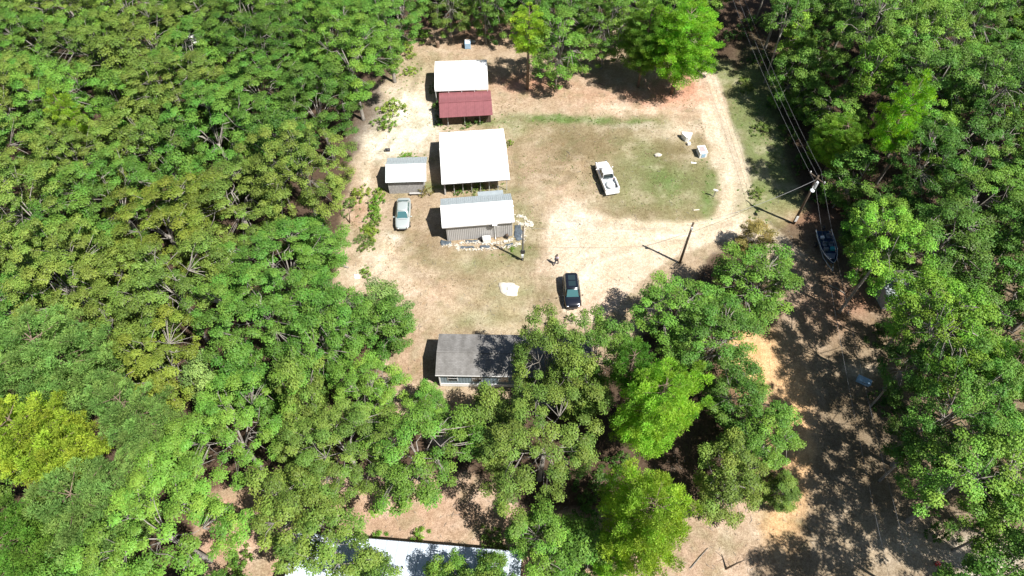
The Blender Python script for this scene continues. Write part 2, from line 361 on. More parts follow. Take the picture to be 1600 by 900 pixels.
def make_ground():
    st = .36; xs = np.arange(-112, 112 + st, st); ys = np.arange(-2, 132 + st, st)
    X, Y = np.meshgrid(xs, ys); x = X.ravel(); y = Y.ravel(); nx, ny = len(xs), len(ys)
    z = (fbm(x * .15, y * .15, 2) - .5) * .12 + (fbm(x * .9, y * .9, 4) - .5) * .10
    z = np.clip(z, -.05, .05) - .03
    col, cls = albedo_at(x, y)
    idx = np.arange(nx * ny).reshape(ny, nx)
    quads = np.stack([idx[:-1, :-1].ravel(), idx[:-1, 1:].ravel(), idx[1:, 1:].ravel(), idx[1:, :-1].ravel()], 1)
    qc = cls[quads[:, 0]]
    for k, nm in ((0, "ground"), (1, "dirt_yard"), (2, "lawn"), (3, "dirt_road")):
        q = quads[qc == k]; used, inv = np.unique(q, return_inverse=True); q2 = inv.reshape(q.shape)
        me = bpy.data.meshes.new(nm); me.vertices.add(len(used)); me.vertices.foreach_set('co', np.stack([x[used], y[used], z[used]], 1).ravel())
        me.loops.add(q2.size); me.loops.foreach_set('vertex_index', q2.ravel().astype(np.int32))
        me.polygons.add(len(q2)); me.polygons.foreach_set('loop_start', np.arange(0, q2.size, 4, dtype=np.int32)); me.polygons.foreach_set('loop_total', np.full(len(q2), 4, np.int32))
        me.polygons.foreach_set('use_smooth', np.ones(len(q2), bool)); me.update(calc_edges=True)
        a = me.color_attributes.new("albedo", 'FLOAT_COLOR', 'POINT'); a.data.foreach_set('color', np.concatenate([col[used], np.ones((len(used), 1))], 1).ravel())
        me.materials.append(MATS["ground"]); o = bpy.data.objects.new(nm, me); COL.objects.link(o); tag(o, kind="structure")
    # the land beyond, out to the horizon, as a ring round the fine sheet
    m = MB(); x0, x1, y0, y1, B = xs[0], xs[-1], ys[0], ys[-1], 4000
    m.add([(x0, y0, -.1), (x1, y0, -.1), (x1, y1, -.1), (x0, y1, -.1), (-B, -B, -.1), (B, -B, -.1), (B, B, -.1), (-B, B, -.1)], [(4, 5, 1, 0), (5, 6, 2, 1), (6, 7, 3, 2), (7, 4, 0, 3)])
    tag(m.build("terrain", mat("woodland_floor", (.05, .075, .025), .95, 0, rgb2=(.12, .09, .06), noise_scale=.08)), kind="structure")
make_ground()

# ------------------------------------------------------------------ trees
def leaf_mesh(name, C, R3, n_per, size, mat_, up=.8, seed=0, needle=False):
    """C clump centres (k,3), R3 clump radii (k,3); returns a mesh of small folded leaves"""
    r = np.random.default_rng(seed); k = len(C); N = int(np.sum(n_per)); own = np.repeat(np.arange(k), n_per)
    d = r.normal(size=(N, 3)); d[:, 2] = np.abs(d[:, 2]) * .9 - .25 * r.random(N); d /= np.linalg.norm(d, axis=1, keepdims=True)
    rad = r.random(N) ** .45 * (.75 + .35 * r.random(N))
    pos = C[own] + d * R3[own] * rad[:, None]
    if needle:
        ax = d + r.normal(size=(N, 3)) * .4 + np.array([0, 0, .3]); ax /= np.linalg.norm(ax, axis=1, keepdims=True)
        side = np.cross(ax, r.normal(size=(N, 3))); side /= np.linalg.norm(side, axis=1, keepdims=True) + 1e-9
        L = size * (.7 + .6 * r.random(N))[:, None]; W = L * .24
        v = np.stack([pos - side * W, pos + side * W, pos + ax * L], 1).reshape(-1, 3); nf = 3
    else:
        nrm = d * .7 + np.array([0, 0, up]) + r.normal(size=(N, 3)) * .34; nrm /= np.linalg.norm(nrm, axis=1, keepdims=True)
        a = np.cross(nrm, r.normal(size=(N, 3))); a /= np.linalg.norm(a, axis=1, keepdims=True) + 1e-9; b = np.cross(nrm, a)
        L = size * (.65 + .7 * r.random(N))[:, None]; W = L * .36
        v = np.stack([pos - a * L * .5, pos + b * W - nrm * L * .05, pos + a * L * .5 - nrm * L * .16, pos - b * W - nrm * L * .05], 1).reshape(-1, 3); nf = 4
    me = bpy.data.meshes.new(name); me.vertices.add(len(v)); me.vertices.foreach_set('co', v.ravel())
    me.loops.add(len(v)); me.loops.foreach_set('vertex_index', np.arange(len(v), dtype=np.int32))
    me.polygons.add(N); me.polygons.foreach_set('loop_start', np.arange(0, len(v), nf, dtype=np.int32)); me.polygons.foreach_set('loop_total', np.full(N, nf, np.int32))
    me.update(calc_edges=True)
    ct = r.random(k)[own]; t = np.clip(ct * .6 + r.random(N) * .4, 0, 1); vv = np.clip(r.random(k)[own] * .55 + r.random(N) * .45, 0, 1)
    a1 = me.attributes.new("tint", 'FLOAT', 'FACE'); a1.data.foreach_set('value', t.astype(np.float32))
    a2 = me.attributes.new("val", 'FLOAT', 'FACE'); a2.data.foreach_set('value', vv.astype(np.float32))
    me.materials.append(mat_); return me

def spread(r, n, fn, md):
    out = []; tries = 0
    while len(out) < n and tries < n * 25:
        tries += 1; p = fn(r)
        if all((p[0] - q[0]) ** 2 + (p[1] - q[1]) ** 2 + (p[2] - q[2]) ** 2 > md * md for q in out): out.append(p)
    return out

def make_oak(R, H, seed, bark="bark_pale", dens=1.0, leaf=.145, clump=.8, gap=.0, low=False):
    r = np.random.default_rng(seed); rz = H * .47 if low else min(R * .95, H * .40); cz = H - rz
    lob = [(r.uniform(0, 2 * math.pi), r.uniform(.06, .2), int(r.integers(2, 6))) for _ in range(4)]
    def pt(r):
        ph = r.uniform(0, 2 * math.pi); c = r.uniform(-.95 if low else -.6, 1.0); s = math.sqrt(max(0, 1 - c * c))
        q = 1 + sum(a * math.sin(k * ph + o) for o, a, k in lob)
        q *= r.uniform(.78, 1.0) if r.random() < .84 else r.uniform(.4, .78)
        x, y, z = R * q * s * math.cos(ph) * 1.0, R * q * s * math.sin(ph) * 1.0, cz + rz * c * (.6 + .4 * q)
        return (x, y, z)
    n = int((6.0 if low else 4.6) * R * R * (1.15 if R < 3 else 1.0) * dens / (clump / .8) ** 2) + 12
    C = np.array(spread(r, n, pt, clump * .95))
    C = C[r.random(len(C)) > gap]
    rr = clump * r.uniform(.62, 1.15, size=len(C)); R3 = np.stack([rr, rr, rr * .60], 1)
    per = (rr ** 2 / clump ** 2 * 175 * (clump / .8) ** 2 * (.21 / leaf) ** 1.6).astype(int) + 8
    me = leaf_mesh("crown", C, R3, per, leaf, MATS["leaves"], seed=seed)
    w = MB(); tr = .016 * H * (.6 + R * .08); fork = cz - rz * .35; lean = Vector((r.uniform(-.4, .4), r.uniform(-.4, .4), 0))
    w.tube([(0, 0, -.3), (0, 0, .4), lean * .4 + Vector((0, 0, fork * .5)), lean + Vector((0, 0, fork))], [tr * 1.5, tr, tr * .85, tr * .72], 8)
    limbs = []
    nl = 6 + int(R)
    for i in range(nl):
        ph = 2 * math.pi * i / nl + r.uniform(-.3, .3); el = r.uniform(.15, 1.0)
        s0 = lean + Vector((0, 0, fork * r.uniform(.8, 1.0))); e = Vector((R * .62 * math.cos(ph) * (1 - el * .4), R * .62 * math.sin(ph) * (1 - el * .4), cz + rz * .52 * el - .3))
        mid = s0.lerp(e, .45) + Vector((r.uniform(-.4, .4), r.uniform(-.4, .4), .5 + rz * .15)); m2 = s0.lerp(e, .75) + Vector((r.uniform(-.3, .3), r.uniform(-.3, .3), .35))
        pts = [s0, mid, m2, e]; w.tube(pts, [tr * .32, tr * .2, tr * .11, tr * .04], 5, False)
        for a, b in ((0, 1), (1, 2), (2, 3)):
            for f in (.3, .65, 1.0): limbs.append(pts[a].lerp(pts[b], f))
    LA = np.array([tuple(p) for p in limbs])
    for c in C[::1 if R < 4 else 2]:
        j = int(np.argmin(((LA - c) ** 2).sum(1))); a = Vector(LA[j]); b = Vector(c) + Vector((0, 0, .1)); m_ = a.lerp(b, .5) + Vector((r.uniform(-.2, .2), r.uniform(-.2, .2), r.uniform(0, .3)))
        w.tube([a, m_, b], [.04, .03, .014], 3, False)
    for i in range(int(R * 1.1)):      # bare pale twigs reaching past the leaves
        c = Vector(C[int(r.integers(len(C)))]); d = Vector((c.x * .3 + r.uniform(-.6, .6), c.y * .3 + r.uniform(-.6, .6), r.uniform(.3, .9))).normalized()
        w.tube([Vector(LA[int(np.argmin(((LA - np.array(tuple(c))) ** 2).sum(1)))]), c + d * .3 + Vector((r.uniform(-.2, .2), r.uniform(-.2, .2), 0)), c + d * r.uniform(.6, .85)], [.03, .022, .01], 3, False)
    return w.mesh("trunk", MATS[bark], True), me

def make_pine(R, H, seed, base=.30, conic=.55, tuft=.60, dens=1.0):
    r = np.random.default_rng(seed); zb = H * base; w = MB(); C = []
    w.tube([(0, 0, -.3), (0, 0, H * .4), (.1, .05, H * .8), (.1, 0, H * .97)], [.22, .18, .10, .03], 8)
    z = zb; lob = [(r.uniform(0, 6.28), r.uniform(.05, .12), int(r.integers(2, 5))) for _ in range(3)]
    while z < H * .95:
        f = (z - zb) / (H - zb); nb = max(4, int(4 + R * (1 - f) * 1.9)); ph0 = r.uniform(0, 6.28)
        for i in range(nb):
            ph = ph0 + 2 * math.pi * i / nb + r.uniform(-.3, .3)
            L = R * (1 - f ** 2.2) ** conic * (1 + sum(a * math.sin(k * ph + o) for o, a, k in lob)) * r.uniform(.68, 1.05) * (.7 + .3 * min(1, f * 4)); L = max(.35, L)
            dz = L * r.uniform(.15, .4); tip = Vector((L * math.cos(ph), L * math.sin(ph), z + dz)); w.tube([(0, 0, z), tip * .5 + Vector((0, 0, z * .5 - .02)), tip], [.05, .035, .012], 3, False)
            k = max(1, int(L / (tuft * 1.25)))
            for j in range(min(k, 4)):
                g = 1 - j * tuft * 1.25 / L
                if g < .25: break
                sd = r.uniform(-.6, .6) * (j > 0); C.append((g * L * math.cos(ph) - sd * math.sin(ph), g * L * math.sin(ph) + sd * math.cos(ph), z + dz * g + r.uniform(-.15, .25)))
        z += r.uniform(.62, .9) / dens
    C.append((.1, 0, H)); C = np.array(C)
    rr = tuft * r.uniform(.65, 1.15, size=len(C)); R3 = np.stack([rr, rr, rr * .85], 1); per = (rr ** 2 / tuft ** 2 * 230 * dens).astype(int) + 10
    me = leaf_mesh("crown", C, R3, per, .17, MATS["needles"], seed=seed, needle=True)
    return w.mesh("trunk", MATS["bark_brown"], True), me

def make_bush(R, H, seed, leaf=.13):
    r = np.random.default_rng(seed)
    def pt(r):
        ph = r.uniform(0, 6.28); q = math.sqrt(r.random()) * (1.0 + .35 * math.sin(2 * ph + seed) + .2 * math.sin(5 * ph)); return (R * q * math.cos(ph), R * q * math.sin(ph), max(.12, H * (1 - min(q, 1.1) * .75) * r.uniform(.3, 1.1)))
    C = np.array(spread(r, int(17 * R * R) + 6, pt, .24)); rr = .30 * r.uniform(.5, 1.3, size=len(C)); R3 = np.stack([rr, rr, rr * .8], 1)
    me = leaf_mesh("crown", C, R3, (rr / .30 * 34).astype(int) + 6, leaf, MATS["leaves"], seed=seed)
    w = MB()
    for i in range(6):
        p = C[int(r.integers(len(C)))]; w.tube([(0, 0, -.1), (p[0] * .5, p[1] * .5, p[2] * .6), tuple(p)], [.03, .02, .01], 4, False)
    return w.mesh("stem", MATS["bark_brown"], True), me

OAKS = {}
for R_, H_, n_ in ((5.2, 14.5, 4), (3.9, 12.5, 4), (2.8, 9.5, 3), (1.8, 6.5, 2)):
    OAKS[R_] = [(R_, H_, *make_oak(R_, H_, 100 + int(R_ * 10) + k, "bark_pale", 1.0 if k % 2 else .9, gap=(.0, .08, .15, .05)[k])) for k in range(n_)]
LOW = {3.2: [(3.2, 8.8, *make_oak(3.2, 8.8, 500 + k, low=True)) for k in range(3)], 2.2: [(2.2, 6.5, *make_oak(2.2, 6.5, 510 + k, low=True)) for k in range(2)]}
PINES = {4.2: [(4.2, 14.0, *make_pine(4.2, 14.0, 300 + k, .26, .5)) for k in range(2)], 2.4: [(2.4, 14.0, *make_pine(2.4, 14.0, 320 + k, .5, .55)) for k in range(2)]}
BUSH = {1.2: [(1.2, 1.7, *make_bush(1.2, 1.7, 400 + k)) for k in range(3)]}

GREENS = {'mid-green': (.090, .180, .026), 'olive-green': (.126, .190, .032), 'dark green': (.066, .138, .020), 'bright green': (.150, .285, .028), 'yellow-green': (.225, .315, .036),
          'grey-green': (.150, .230, .058), 'yellowish olive': (.146, .190, .026), 'fresh green': (.118, .225, .030), 'lime green': (.205, .330, .038), 'browning': (.22, .18, .05)}
TREES = []
def plant(px, py, R, H, kind, hue, name=None, label=None, cat='tree', fixed=False, shift=(0, 0), cf=.72, seen=True, group=None):
    """crown centre seen at photo pixel (px,py); the point sits at cf of the tree's height"""
    cf = {'low': .60, 'pine': .66}.get(kind, cf)
    lib = {'oak': OAKS, 'low': LOW, 'pine': PINES, 'bush': BUSH}[kind]
    key = min(lib, key=lambda k: abs(k - R)); i = random.randrange(len(lib[key])); r0, h0, mt, mc = lib[key][i]
    p = G(px, py, H * cf) if kind != 'bush' else G(px, py, H * .4)
    root = empty(name or {'oak': 'oak_tree', 'low': 'oak_tree', 'pine': 'pine_tree', 'bush': 'shrub'}[kind], (p.x, p.y, 0), random.uniform(0, 6.28))
    q = random.uniform(.88, 1.12); root.scale = (R / r0 * q, R / r0 / q, H / h0)
    a = bpy.data.objects.new('trunk' if kind != 'bush' else 'stem', mt); b = bpy.data.objects.new('crown' if kind != 'bush' else 'foliage', mc)
    for o in (a, b): COL.objects.link(o); o.parent = root
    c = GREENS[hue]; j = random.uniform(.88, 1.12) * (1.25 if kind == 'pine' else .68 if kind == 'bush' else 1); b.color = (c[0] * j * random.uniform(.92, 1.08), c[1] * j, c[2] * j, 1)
    if kind == 'low': kind = 'oak'
    TREES.append(dict(o=root, x=p.x, y=p.y, R=R, H=H, kind=kind, hue=hue, label=label, cat=cat, px=px, py=py, group=group))
    return root

# trees one can name in the photograph
SPECIAL = [
    (1010, 808, 4.0, 15, 'pine', 'lime green', 'round bright green pine crown at the bottom, right of the snow-white roof'),
    (1030, 630, 3.8, 14.5, 'pine', 'lime green', 'feathery bright green pine between the mobile home and the orange sand'),
    (985, 580, 2.0, 12.5, 'pine', 'mid-green', 'small dark pine top at the upper left shoulder of the feathery pine'),
    (88, 565, 4.9, 15.5, 'pine', 'grey-green', 'wide grey-green pine crown at the left edge, middle height'),
    (215, 655, 3.6, 14, 'pine', 'grey-green', 'soft grey-green pine right of the yellow pine, left side'),
    (62, 690, 4.3, 15, 'pine', 'yellow-green', 'yellow-green pine crown at the lower left edge'),
    (145, 795, 4.3, 14, 'pine', 'grey-green', 'broad grey-green pine below the yellow pine, lower left'),
    (35, 865, 3.9, 13.5, 'pine', 'mid-green', 'mid-green pine filling the bottom left corner'),
    (120, 200, 1.9, 15, 'pine', 'yellow-green', 'small yellow-green treetop in the upper left woods'),
    (255, 568, 3.8, 12, 'oak', 'yellowish olive', 'yellowish olive oak right of the grey-green pine, left side'),
    (826, 55, 2.2, 13, 'pine', 'yellow-green', 'slim pine with bare trunk beside the white carport shade'),
    (872, 68, 3.6, 12, 'low', 'fresh green', 'full leafy oak at the upper clearing edge, right of the slim pine'),
    (1070, 58, 5.0, 13.5, 'pine', 'bright green', 'large bright pine at the top beside the dirt road'),
    (1012, 55, 3.4, 12.5, 'pine', 'mid-green', 'mid-green pine touching the large bright pine on its left'),
    (948, 40, 3.4, 11.5, 'low', 'fresh green', 'leafy oak at the top between two roadside pines and clearing'),
    (838, 0, 3.2, 11.5, 'low', 'mid-green', 'oak at the top edge behind the slim pine'),
    (757, 0, 3.0, 11.5, 'low', 'mid-green', 'oak at the top edge shading the clearing behind the carport'),
    (700, 2, 2.8, 10.5, 'low', 'olive-green', 'small olive oak at the top edge left of the carport shade'),
    (1178, 440, 4.1, 9, 'low', 'fresh green', 'big round oak at the driveway bend, left of the boat'),
    (1055, 485, 3.6, 8.5, 'low', 'fresh green', 'spreading oak below the leaning utility pole'),
    (1120, 525, 3.6, 8.5, 'low', 'mid-green', 'oak between the round oak and the feathery pine'),
    (1183, 368, 1.7, 4.5, 'low', 'browning', 'small yellow-brown tree at the driveway bend'),
    (1155, 625, 3.4, 8.5, 'low', 'mid-green', 'oak right of the feathery pine on the orange sand'),
    (1200, 690, 2.9, 8, 'low', 'fresh green', 'fresh green oak leaning over the orange sand'),
    (1145, 745, 3.2, 8.5, 'low', 'olive-green', 'olive oak above the bare brown yard at the bottom'),
    (1222, 768, 1.5, 4.2, 'low', 'olive-green', 'small olive tree beside the orange sand strip'),
    (852, 556, 3.2, 12.5, 'low', 'olive-green', 'olive oak overhanging the right of the mobile home roof'),
    (930, 548, 3.0, 11, 'low', 'mid-green', 'oak below the black car'),
    (900, 600, 2.3, 11, 'low', 'olive-green', 'oak behind the mobile home porch'),
    (848, 692, 5.2, 12, 'oak', 'olive-green', 'wide olive oak below the mobile home'),
    (765, 655, 2.6, 7.5, 'low', 'olive-green', 'oak close in front of the mobile home door'),
    (668, 625, 1.6, 5.0, 'low', 'fresh green', 'small tree below the left corner of the mobile home'),
    (655, 705, 4.4, 11.5, 'oak', 'fresh green', 'broad fresh green oak above the lower brown clearing'),
    (540, 700, 4.6, 12, 'oak', 'olive-green', 'broad olive oak left of the broad fresh green oak'),
    (600, 480, 2.5, 7.5, 'low', 'grey-green', 'thin pale-leaved oak reaching into the yard'),
    (540, 500, 3.2, 9, 'low', 'mid-green', 'oak left of the thin pale-leaved oak'),
    (572, 605, 2.8, 8.5, 'low', 'fresh green', 'fresh green oak at the yard edge left of the mobile home'),
    (855, 850, 2.8, 8, 'low', 'fresh green', 'oak beside the right end of the white-roofed bottom building'),
    (515, 850, 3.0, 11, 'oak', 'olive-green', 'olive oak hanging over the left end of the bottom building'),
    (455, 800, 3.1, 11, 'oak', 'olive-green', 'oak above the left end of the bottom building'),
    (905, -12, 3.2, 12, 'low', 'mid-green', 'oak behind the full leafy oak at the top edge'),
    (985, 5, 3.2, 12, 'low', 'fresh green', 'leafy oak at the top edge left of the large bright pine'),
    (765, 950, 2.7, 10.5, 'low', 'olive-green', 'oak below the bottom edge shading the right half of the bottom building'),
    (600, 965, 2.4, 9.5, 'low', 'mid-green', 'oak below the bottom edge shading the left half of the bottom building'),
    (695, 900, 1.4, 8, 'oak', 'fresh green', 'small tree top in front of the bottom building roof'),
    (590, 900, 1.7, 8, 'low', 'olive-green', 'small olive tree top over the bottom building roof'),
    (772, 895, 1.3, 8, 'oak', 'mid-green', 'small mid-green tree top near the bottom building right end'),
    (955, 880, 1.6, 7, 'pine', 'bright green', 'small bright pine at the foot of the round pine'),
    (1400, 195, 2.3, 19, 'pine', 'bright green', 'tall yellow-green pine with long bare trunk in the right woods'),
    (1245, 60, 2.4, 8.5, 'low', 'bright green', 'bright oak at the upper road shade edge'),
    (1360, 110, 2.0, 15, 'oak', 'bright green', 'bright green crown in the upper right woods'),
    (1450, 470, 2.6, 12, 'oak', 'bright green', 'bright green crown beside the tin-roofed hut'),
    (352, 432, 1.7, 11, 'oak', 'olive-green', 'small olive crown half hiding the white camper, lower one'), (322, 402, 1.7, 11, 'oak', 'olive-green', 'small olive crown half hiding the white camper, upper one'),
    (915, 862, 2.3, 7.5, 'low', 'mid-green', 'oak between the bottom building and the round bright green pine'),
    (1232, 28, 2.8, 14, 'oak', 'mid-green', 'dark-sided oak at the top edge right of the overhead wires'),
    (1240, 118, 2.6, 9, 'low', 'mid-green', 'oak beside the overhead wires, second from the top edge'),
    (1525, 965, 3.3, 16, 'oak', 'mid-green', 'oak below the bottom edge whose shadow reaches the lower right lane'), (1585, 905, 3.2, 16, 'oak', 'mid-green', 'oak at the bottom right corner beside the pale ground'),
    (1582, 815, 2.6, 12, 'oak', 'mid-green', 'oak just above the pale ground at the lower right corner'),
    (1475, 515, 4.2, 16, 'oak', 'bright green', 'tall spreading oak above the dark strip, level with the orange sand'),
    (1505, 640, 4.6, 17, 'oak', 'mid-green', 'tall spreading oak right of the pale blue chest'),
    (1530, 745, 4.2, 16, 'oak', 'fresh green', 'tall oak at the lower right, above the pale ground'),
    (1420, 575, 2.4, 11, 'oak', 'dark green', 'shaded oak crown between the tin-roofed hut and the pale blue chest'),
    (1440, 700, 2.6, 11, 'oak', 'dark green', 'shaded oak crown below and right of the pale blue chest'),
    (1330, 275, 2.6, 9, 'low', 'mid-green', 'mid-green tree right of the roadside lamp pole'),
]
for px, py, R, H, kd, hue, lab in SPECIAL: plant(px, py, R, H, kd, hue, label=lab)

# canopies: outlines as seen, filled with trees of falling size
LEFT = [(-260, -40), (640, -40), (668, 0), (652, 45), (636, 82), (612, 100), (622, 125), (606, 152), (600, 172), (585, 205), (565, 225), (556, 248), (550, 290), (540, 330), (556, 365), (566, 395), (545, 412),
        (530, 450), (560, 452), (612, 440), (640, 480), (640, 520), (600, 545), (608, 620), (650, 640), (690, 625), (725, 670), (735, 720), (700, 770), (560, 775), (465, 762), (402, 768), (385, 835), (335, 850), (312, 790), (285, 830), (320, 900), (440, 905), (440, 990), (-260, 990)]
TOP = [(640, -70), (1140, -70), (1130, 20), (1110, 40), (1040, 90), (930, 70), (905, 60), (780, 15), (660, 20)]
RIGHT = [(1185, -70), (1860, -70), (1860, 980), (1590, 980), (1560, 905), (1535, 850), (1470, 800), (1440, 740), (1445, 660), (1425, 590), (1400, 520), (1395, 470), (1360, 440), (1335, 400), (1325, 330), (1300, 300), (1285, 240), (1275, 200), (1225, 165), (1205, 100), (1200, 40)]
def fill(poly, radii, hues, H0, seed, pine_p=.0, zones=()):
    r = random.Random(seed)
    xs = [p[0] for p in poly]; ys = [p[1] for p in poly]
    px = np.array([0.0]); 
    for R, tries in radii:
        for _ in range(tries):
            hh = H0 * (.62 + R / 5.2 * .42) * r.uniform(.84, 1.16)
            x = r.uniform(-78, 78); y = r.uniform(9, 112); z = hh * .72
            cx, cy = P(x, y, z)
            if -60 < cx < 1660 and (R < 4.1 or cx > 1150):
                e = poly_sd(np.array([cx]), np.array([cy]), poly)[0]
                if 0 < e < (105 if cx > 1150 else 75) and (cx < 1150 or 20 < cy < 340): hh = min(hh, (5.2 if cx > 1150 else 6.0) + R * .9); z = hh * .72; cx, cy = P(x, y, z)
            if math.hypot(cx - 338, cy - 415) < R * 16 + 4: continue
            if cx < -110 or cx > 1760 or cy < -60 or cy > 985: continue
            if poly_sd(np.array([cx]), np.array([cy]), poly)[0] < 0: continue
            ok = True
            ang = np.linspace(0, 2 * math.pi, 9)[:-1]; ex, ey = P(x + .72 * R * np.cos(ang), y + .72 * R * np.sin(ang), z)
            if np.any(poly_sd(ex, ey, poly) < -2): continue
            for t in TREES:
                if t['kind'] == 'bush': continue
                if math.hypot(t['x'] - x, t['y'] - y) < .66 * (R + t['R']): ok = False; break
            if not ok: continue
            hue = r.choice(hues)
            for (zx, zy, zr, zh) in zones:
                if math.hypot(cx - zx, cy - zy) < zr and r.random() < .75: hue = r.choice(zh)
            kd = 'pine' if (r.random() < pine_p and R < 5) else 'oak'
            if kd == 'oak' and R < 4.1 and z < 9.5: kd = 'low'
            plant(cx, cy, R * r.uniform(.95, 1.1), hh, kd, hue, cf=.72)
fill(LEFT, ((5.0, 1600), (4.0, 1800), (3.1, 2600), (2.3, 3000)), ['mid-green', 'olive-green', 'mid-green', 'fresh green', 'olive-green'], 13.5, 5,
     zones=((500, 80, 170, ['fresh green', 'mid-green', 'dark green']), (200, 380, 220, ['olive-green', 'olive-green', 'mid-green', 'grey-green', 'mid-green', 'olive-green', 'yellowish olive']), (420, 620, 120, ['olive-green', 'grey-green'])))
fill(TOP, ((3.2, 500), (2.4, 700)), ['mid-green', 'fresh green', 'dark green'], 12, 6)
fill(RIGHT, ((4.4, 1600), (3.6, 1800), (2.9, 2400), (2.2, 2600)), ['mid-green', 'dark green', 'fresh green', 'bright green', 'mid-green', 'fresh green'], 15.5, 8, pine_p=.10)

# ------------------------------------------------------------------ shrubs and weeds
for px, py, R, H, hue, lab in [
    (588, 312, 1.0, 1.6, 'bright green', 'upper bright shrub in the row left of the silver sedan'), (583, 338, .9, 1.4, 'bright green', 'middle shrub in the row left of the silver sedan'),
    (585, 325, .8, 1.1, 'bright green', 'shrub tucked between the upper and middle shrubs left of the sedan'), (580, 350, .8, 1.1, 'olive-green', 'shrub tucked between the middle and lowest shrubs left of the sedan'), (573, 355, .7, .9, 'yellow-green', 'small pale shrub left of the middle shrub'), (592, 300, .8, 1.1, 'yellow-green', 'small shrub at the head of the row left of the sedan'), (572, 385, .8, .9, 'olive-green', 'low shrub at the foot of the row left of the sedan'),
    (579, 362, 1.0, 1.6, 'yellow-green', 'lowest yellowish shrub in the row left of the silver sedan'), (568, 372, .9, 1.2, 'grey-green', 'pale shrub left of the lowest yellowish shrub'),
    (748, 182, 1.1, 1.7, 'dark green', 'dark leafy shrub growing against the red-roofed shed'), (728, 190, .8, 1.0, 'mid-green', 'low shrub left of the dark shrub at the red shed'),
    (683, 168, .9, 1.8, 'dark green', 'dark shrub in the shade left of the red shed'), (680, 135, .8, 1.5, 'dark green', 'shrub in the carport shade left of its posts'), (687, 190, .7, .9, 'mid-green', 'low shrub at the left corner of the red shed'),
    (748, 292, .9, 1.5, 'olive-green', 'leafy shrub before the middle posts of the pole barn'), (720, 298, .7, .8, 'mid-green', 'low shrub before the left posts of the pole barn'), (664, 295, .9, 1.5, 'browning', 'rust-coloured shrub at the right corner of the plank shed'),
    (634, 243, .9, .9, 'bright green', 'shrub behind the plank shed roof'), (797, 222, .5, .9, 'yellow-green', 'small bush at the right edge of the pole barn roof'),
    (612, 165, 1.6, 2.2, 'yellow-green', 'yellow-green shrub at the wood edge beside the pale sand'), (600, 190, 1.4, 2.0, 'bright green', 'bright shrub at the wood edge below the yellow-green shrub'), (640, 110, 1.0, 1.0, 'yellow-green', 'pale low shrub left of the carport'),
    (655, 55, 1.8, 2.4, 'bright green', 'bright shrub at the top left corner of the clearing'), (630, 75, 1.7, 2.0, 'yellow-green', 'yellow-green shrub at the top left of the clearing'),
    (560, 300, 1.2, 1.6, 'yellow-green', 'shrub at the wood edge left of the plank shed'), (545, 320, 1.0, 1.6, 'olive-green', 'olive shrub at the wood edge by a thin trunk'), (572, 425, .7, .9, 'bright green', 'small bush beside the white sheet at the wood edge'),
    (800, 388, .35, .5, 'bright green', 'small weed beside the light pole'), (862, 505, .7, 1.2, 'dark green', 'shrub below the black car'), (893, 497, .6, 1.4, 'bright green', 'bright sapling touching the black car bonnet'),
    (1180, 300, 1.0, .9, 'olive-green', 'low bush on the verge right of the road'), (1190, 200, 1.2, 1.2, 'olive-green', 'verge bush below the first shadow on the road'), (1165, 130, 1.2, 1.2, 'olive-green', 'verge bush at the top of the road'),
    (1405, 425, 1.3, 2.2, 'grey-green', 'pale flowering shrub above the tin-roofed hut'), (1345, 365, 1.2, 1.8, 'mid-green', 'shrub right of the boat'), (1280, 300, 1.3, 2.0, 'dark green', 'dark shrub behind the roadside lamp pole'),
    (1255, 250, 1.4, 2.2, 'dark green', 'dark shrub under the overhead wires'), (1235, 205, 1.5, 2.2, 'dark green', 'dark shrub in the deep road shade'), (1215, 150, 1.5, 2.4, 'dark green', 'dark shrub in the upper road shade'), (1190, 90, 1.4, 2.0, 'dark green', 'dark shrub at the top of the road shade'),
    (1400, 640, 1.4, 2.0, 'dark green', 'dark shrub right of the pale blue slab'), (1380, 620, .9, 1.2, 'mid-green', 'small shrub just right of the pale blue slab'), (1460, 780, 1.2, 2.0, 'mid-green', 'shrub in the lower right shade'), (1480, 830, 1.3, 1.8, 'mid-green', 'shrub above the pale ground at the lower right'),
    (1375, 520, 1.3, 1.8, 'dark green', 'dark shrub below the tin-roofed hut'), (590, 845, .8, 1.0, 'bright green', 'weed at the back edge of the bottom building'), (655, 838, .8, 1.3, 'bright green', 'bright weed behind the bottom building'), (770, 845, 1.2, 1.8, 'olive-green', 'shrub behind the right part of the bottom building'),
    (930, 760, 1.6, 2.4, 'dark green', 'dark undergrowth shrub in the gap left of the round bright green pine'), (905, 715, 1.5, 2.2, 'dark green', 'dark undergrowth shrub below the wide olive oak, right side'), (965, 725, 1.3, 2.0, 'mid-green', 'undergrowth shrub just below the feathery pine'), (925, 800, 1.5, 2.2, 'mid-green', 'undergrowth shrub at the lower left foot of the round pine'),
    (1150, 50, 1.4, 2.2, 'dark green', 'dark shrub on the shaded verge at the top of the road'), (1175, 30, 1.5, 2.4, 'dark green', 'dark shrub at the top edge beside the overhead wires'),
    (370, 880, 1.2, 2.6, 'fresh green', 'leafy sapling in the lower left gap'), (345, 800, .9, 1.5, 'mid-green', 'small bush in the lower left gap'), (475, 755, 1.0, 1.6, 'olive-green', 'shrub at the left end of the lower brown clearing'), (1215, 755, 1.0, 1.6, 'olive-green', 'shrub at the edge of the orange sand')]:
    plant(px, py, R, H, 'bush', hue, label=lab, cat='shrub')

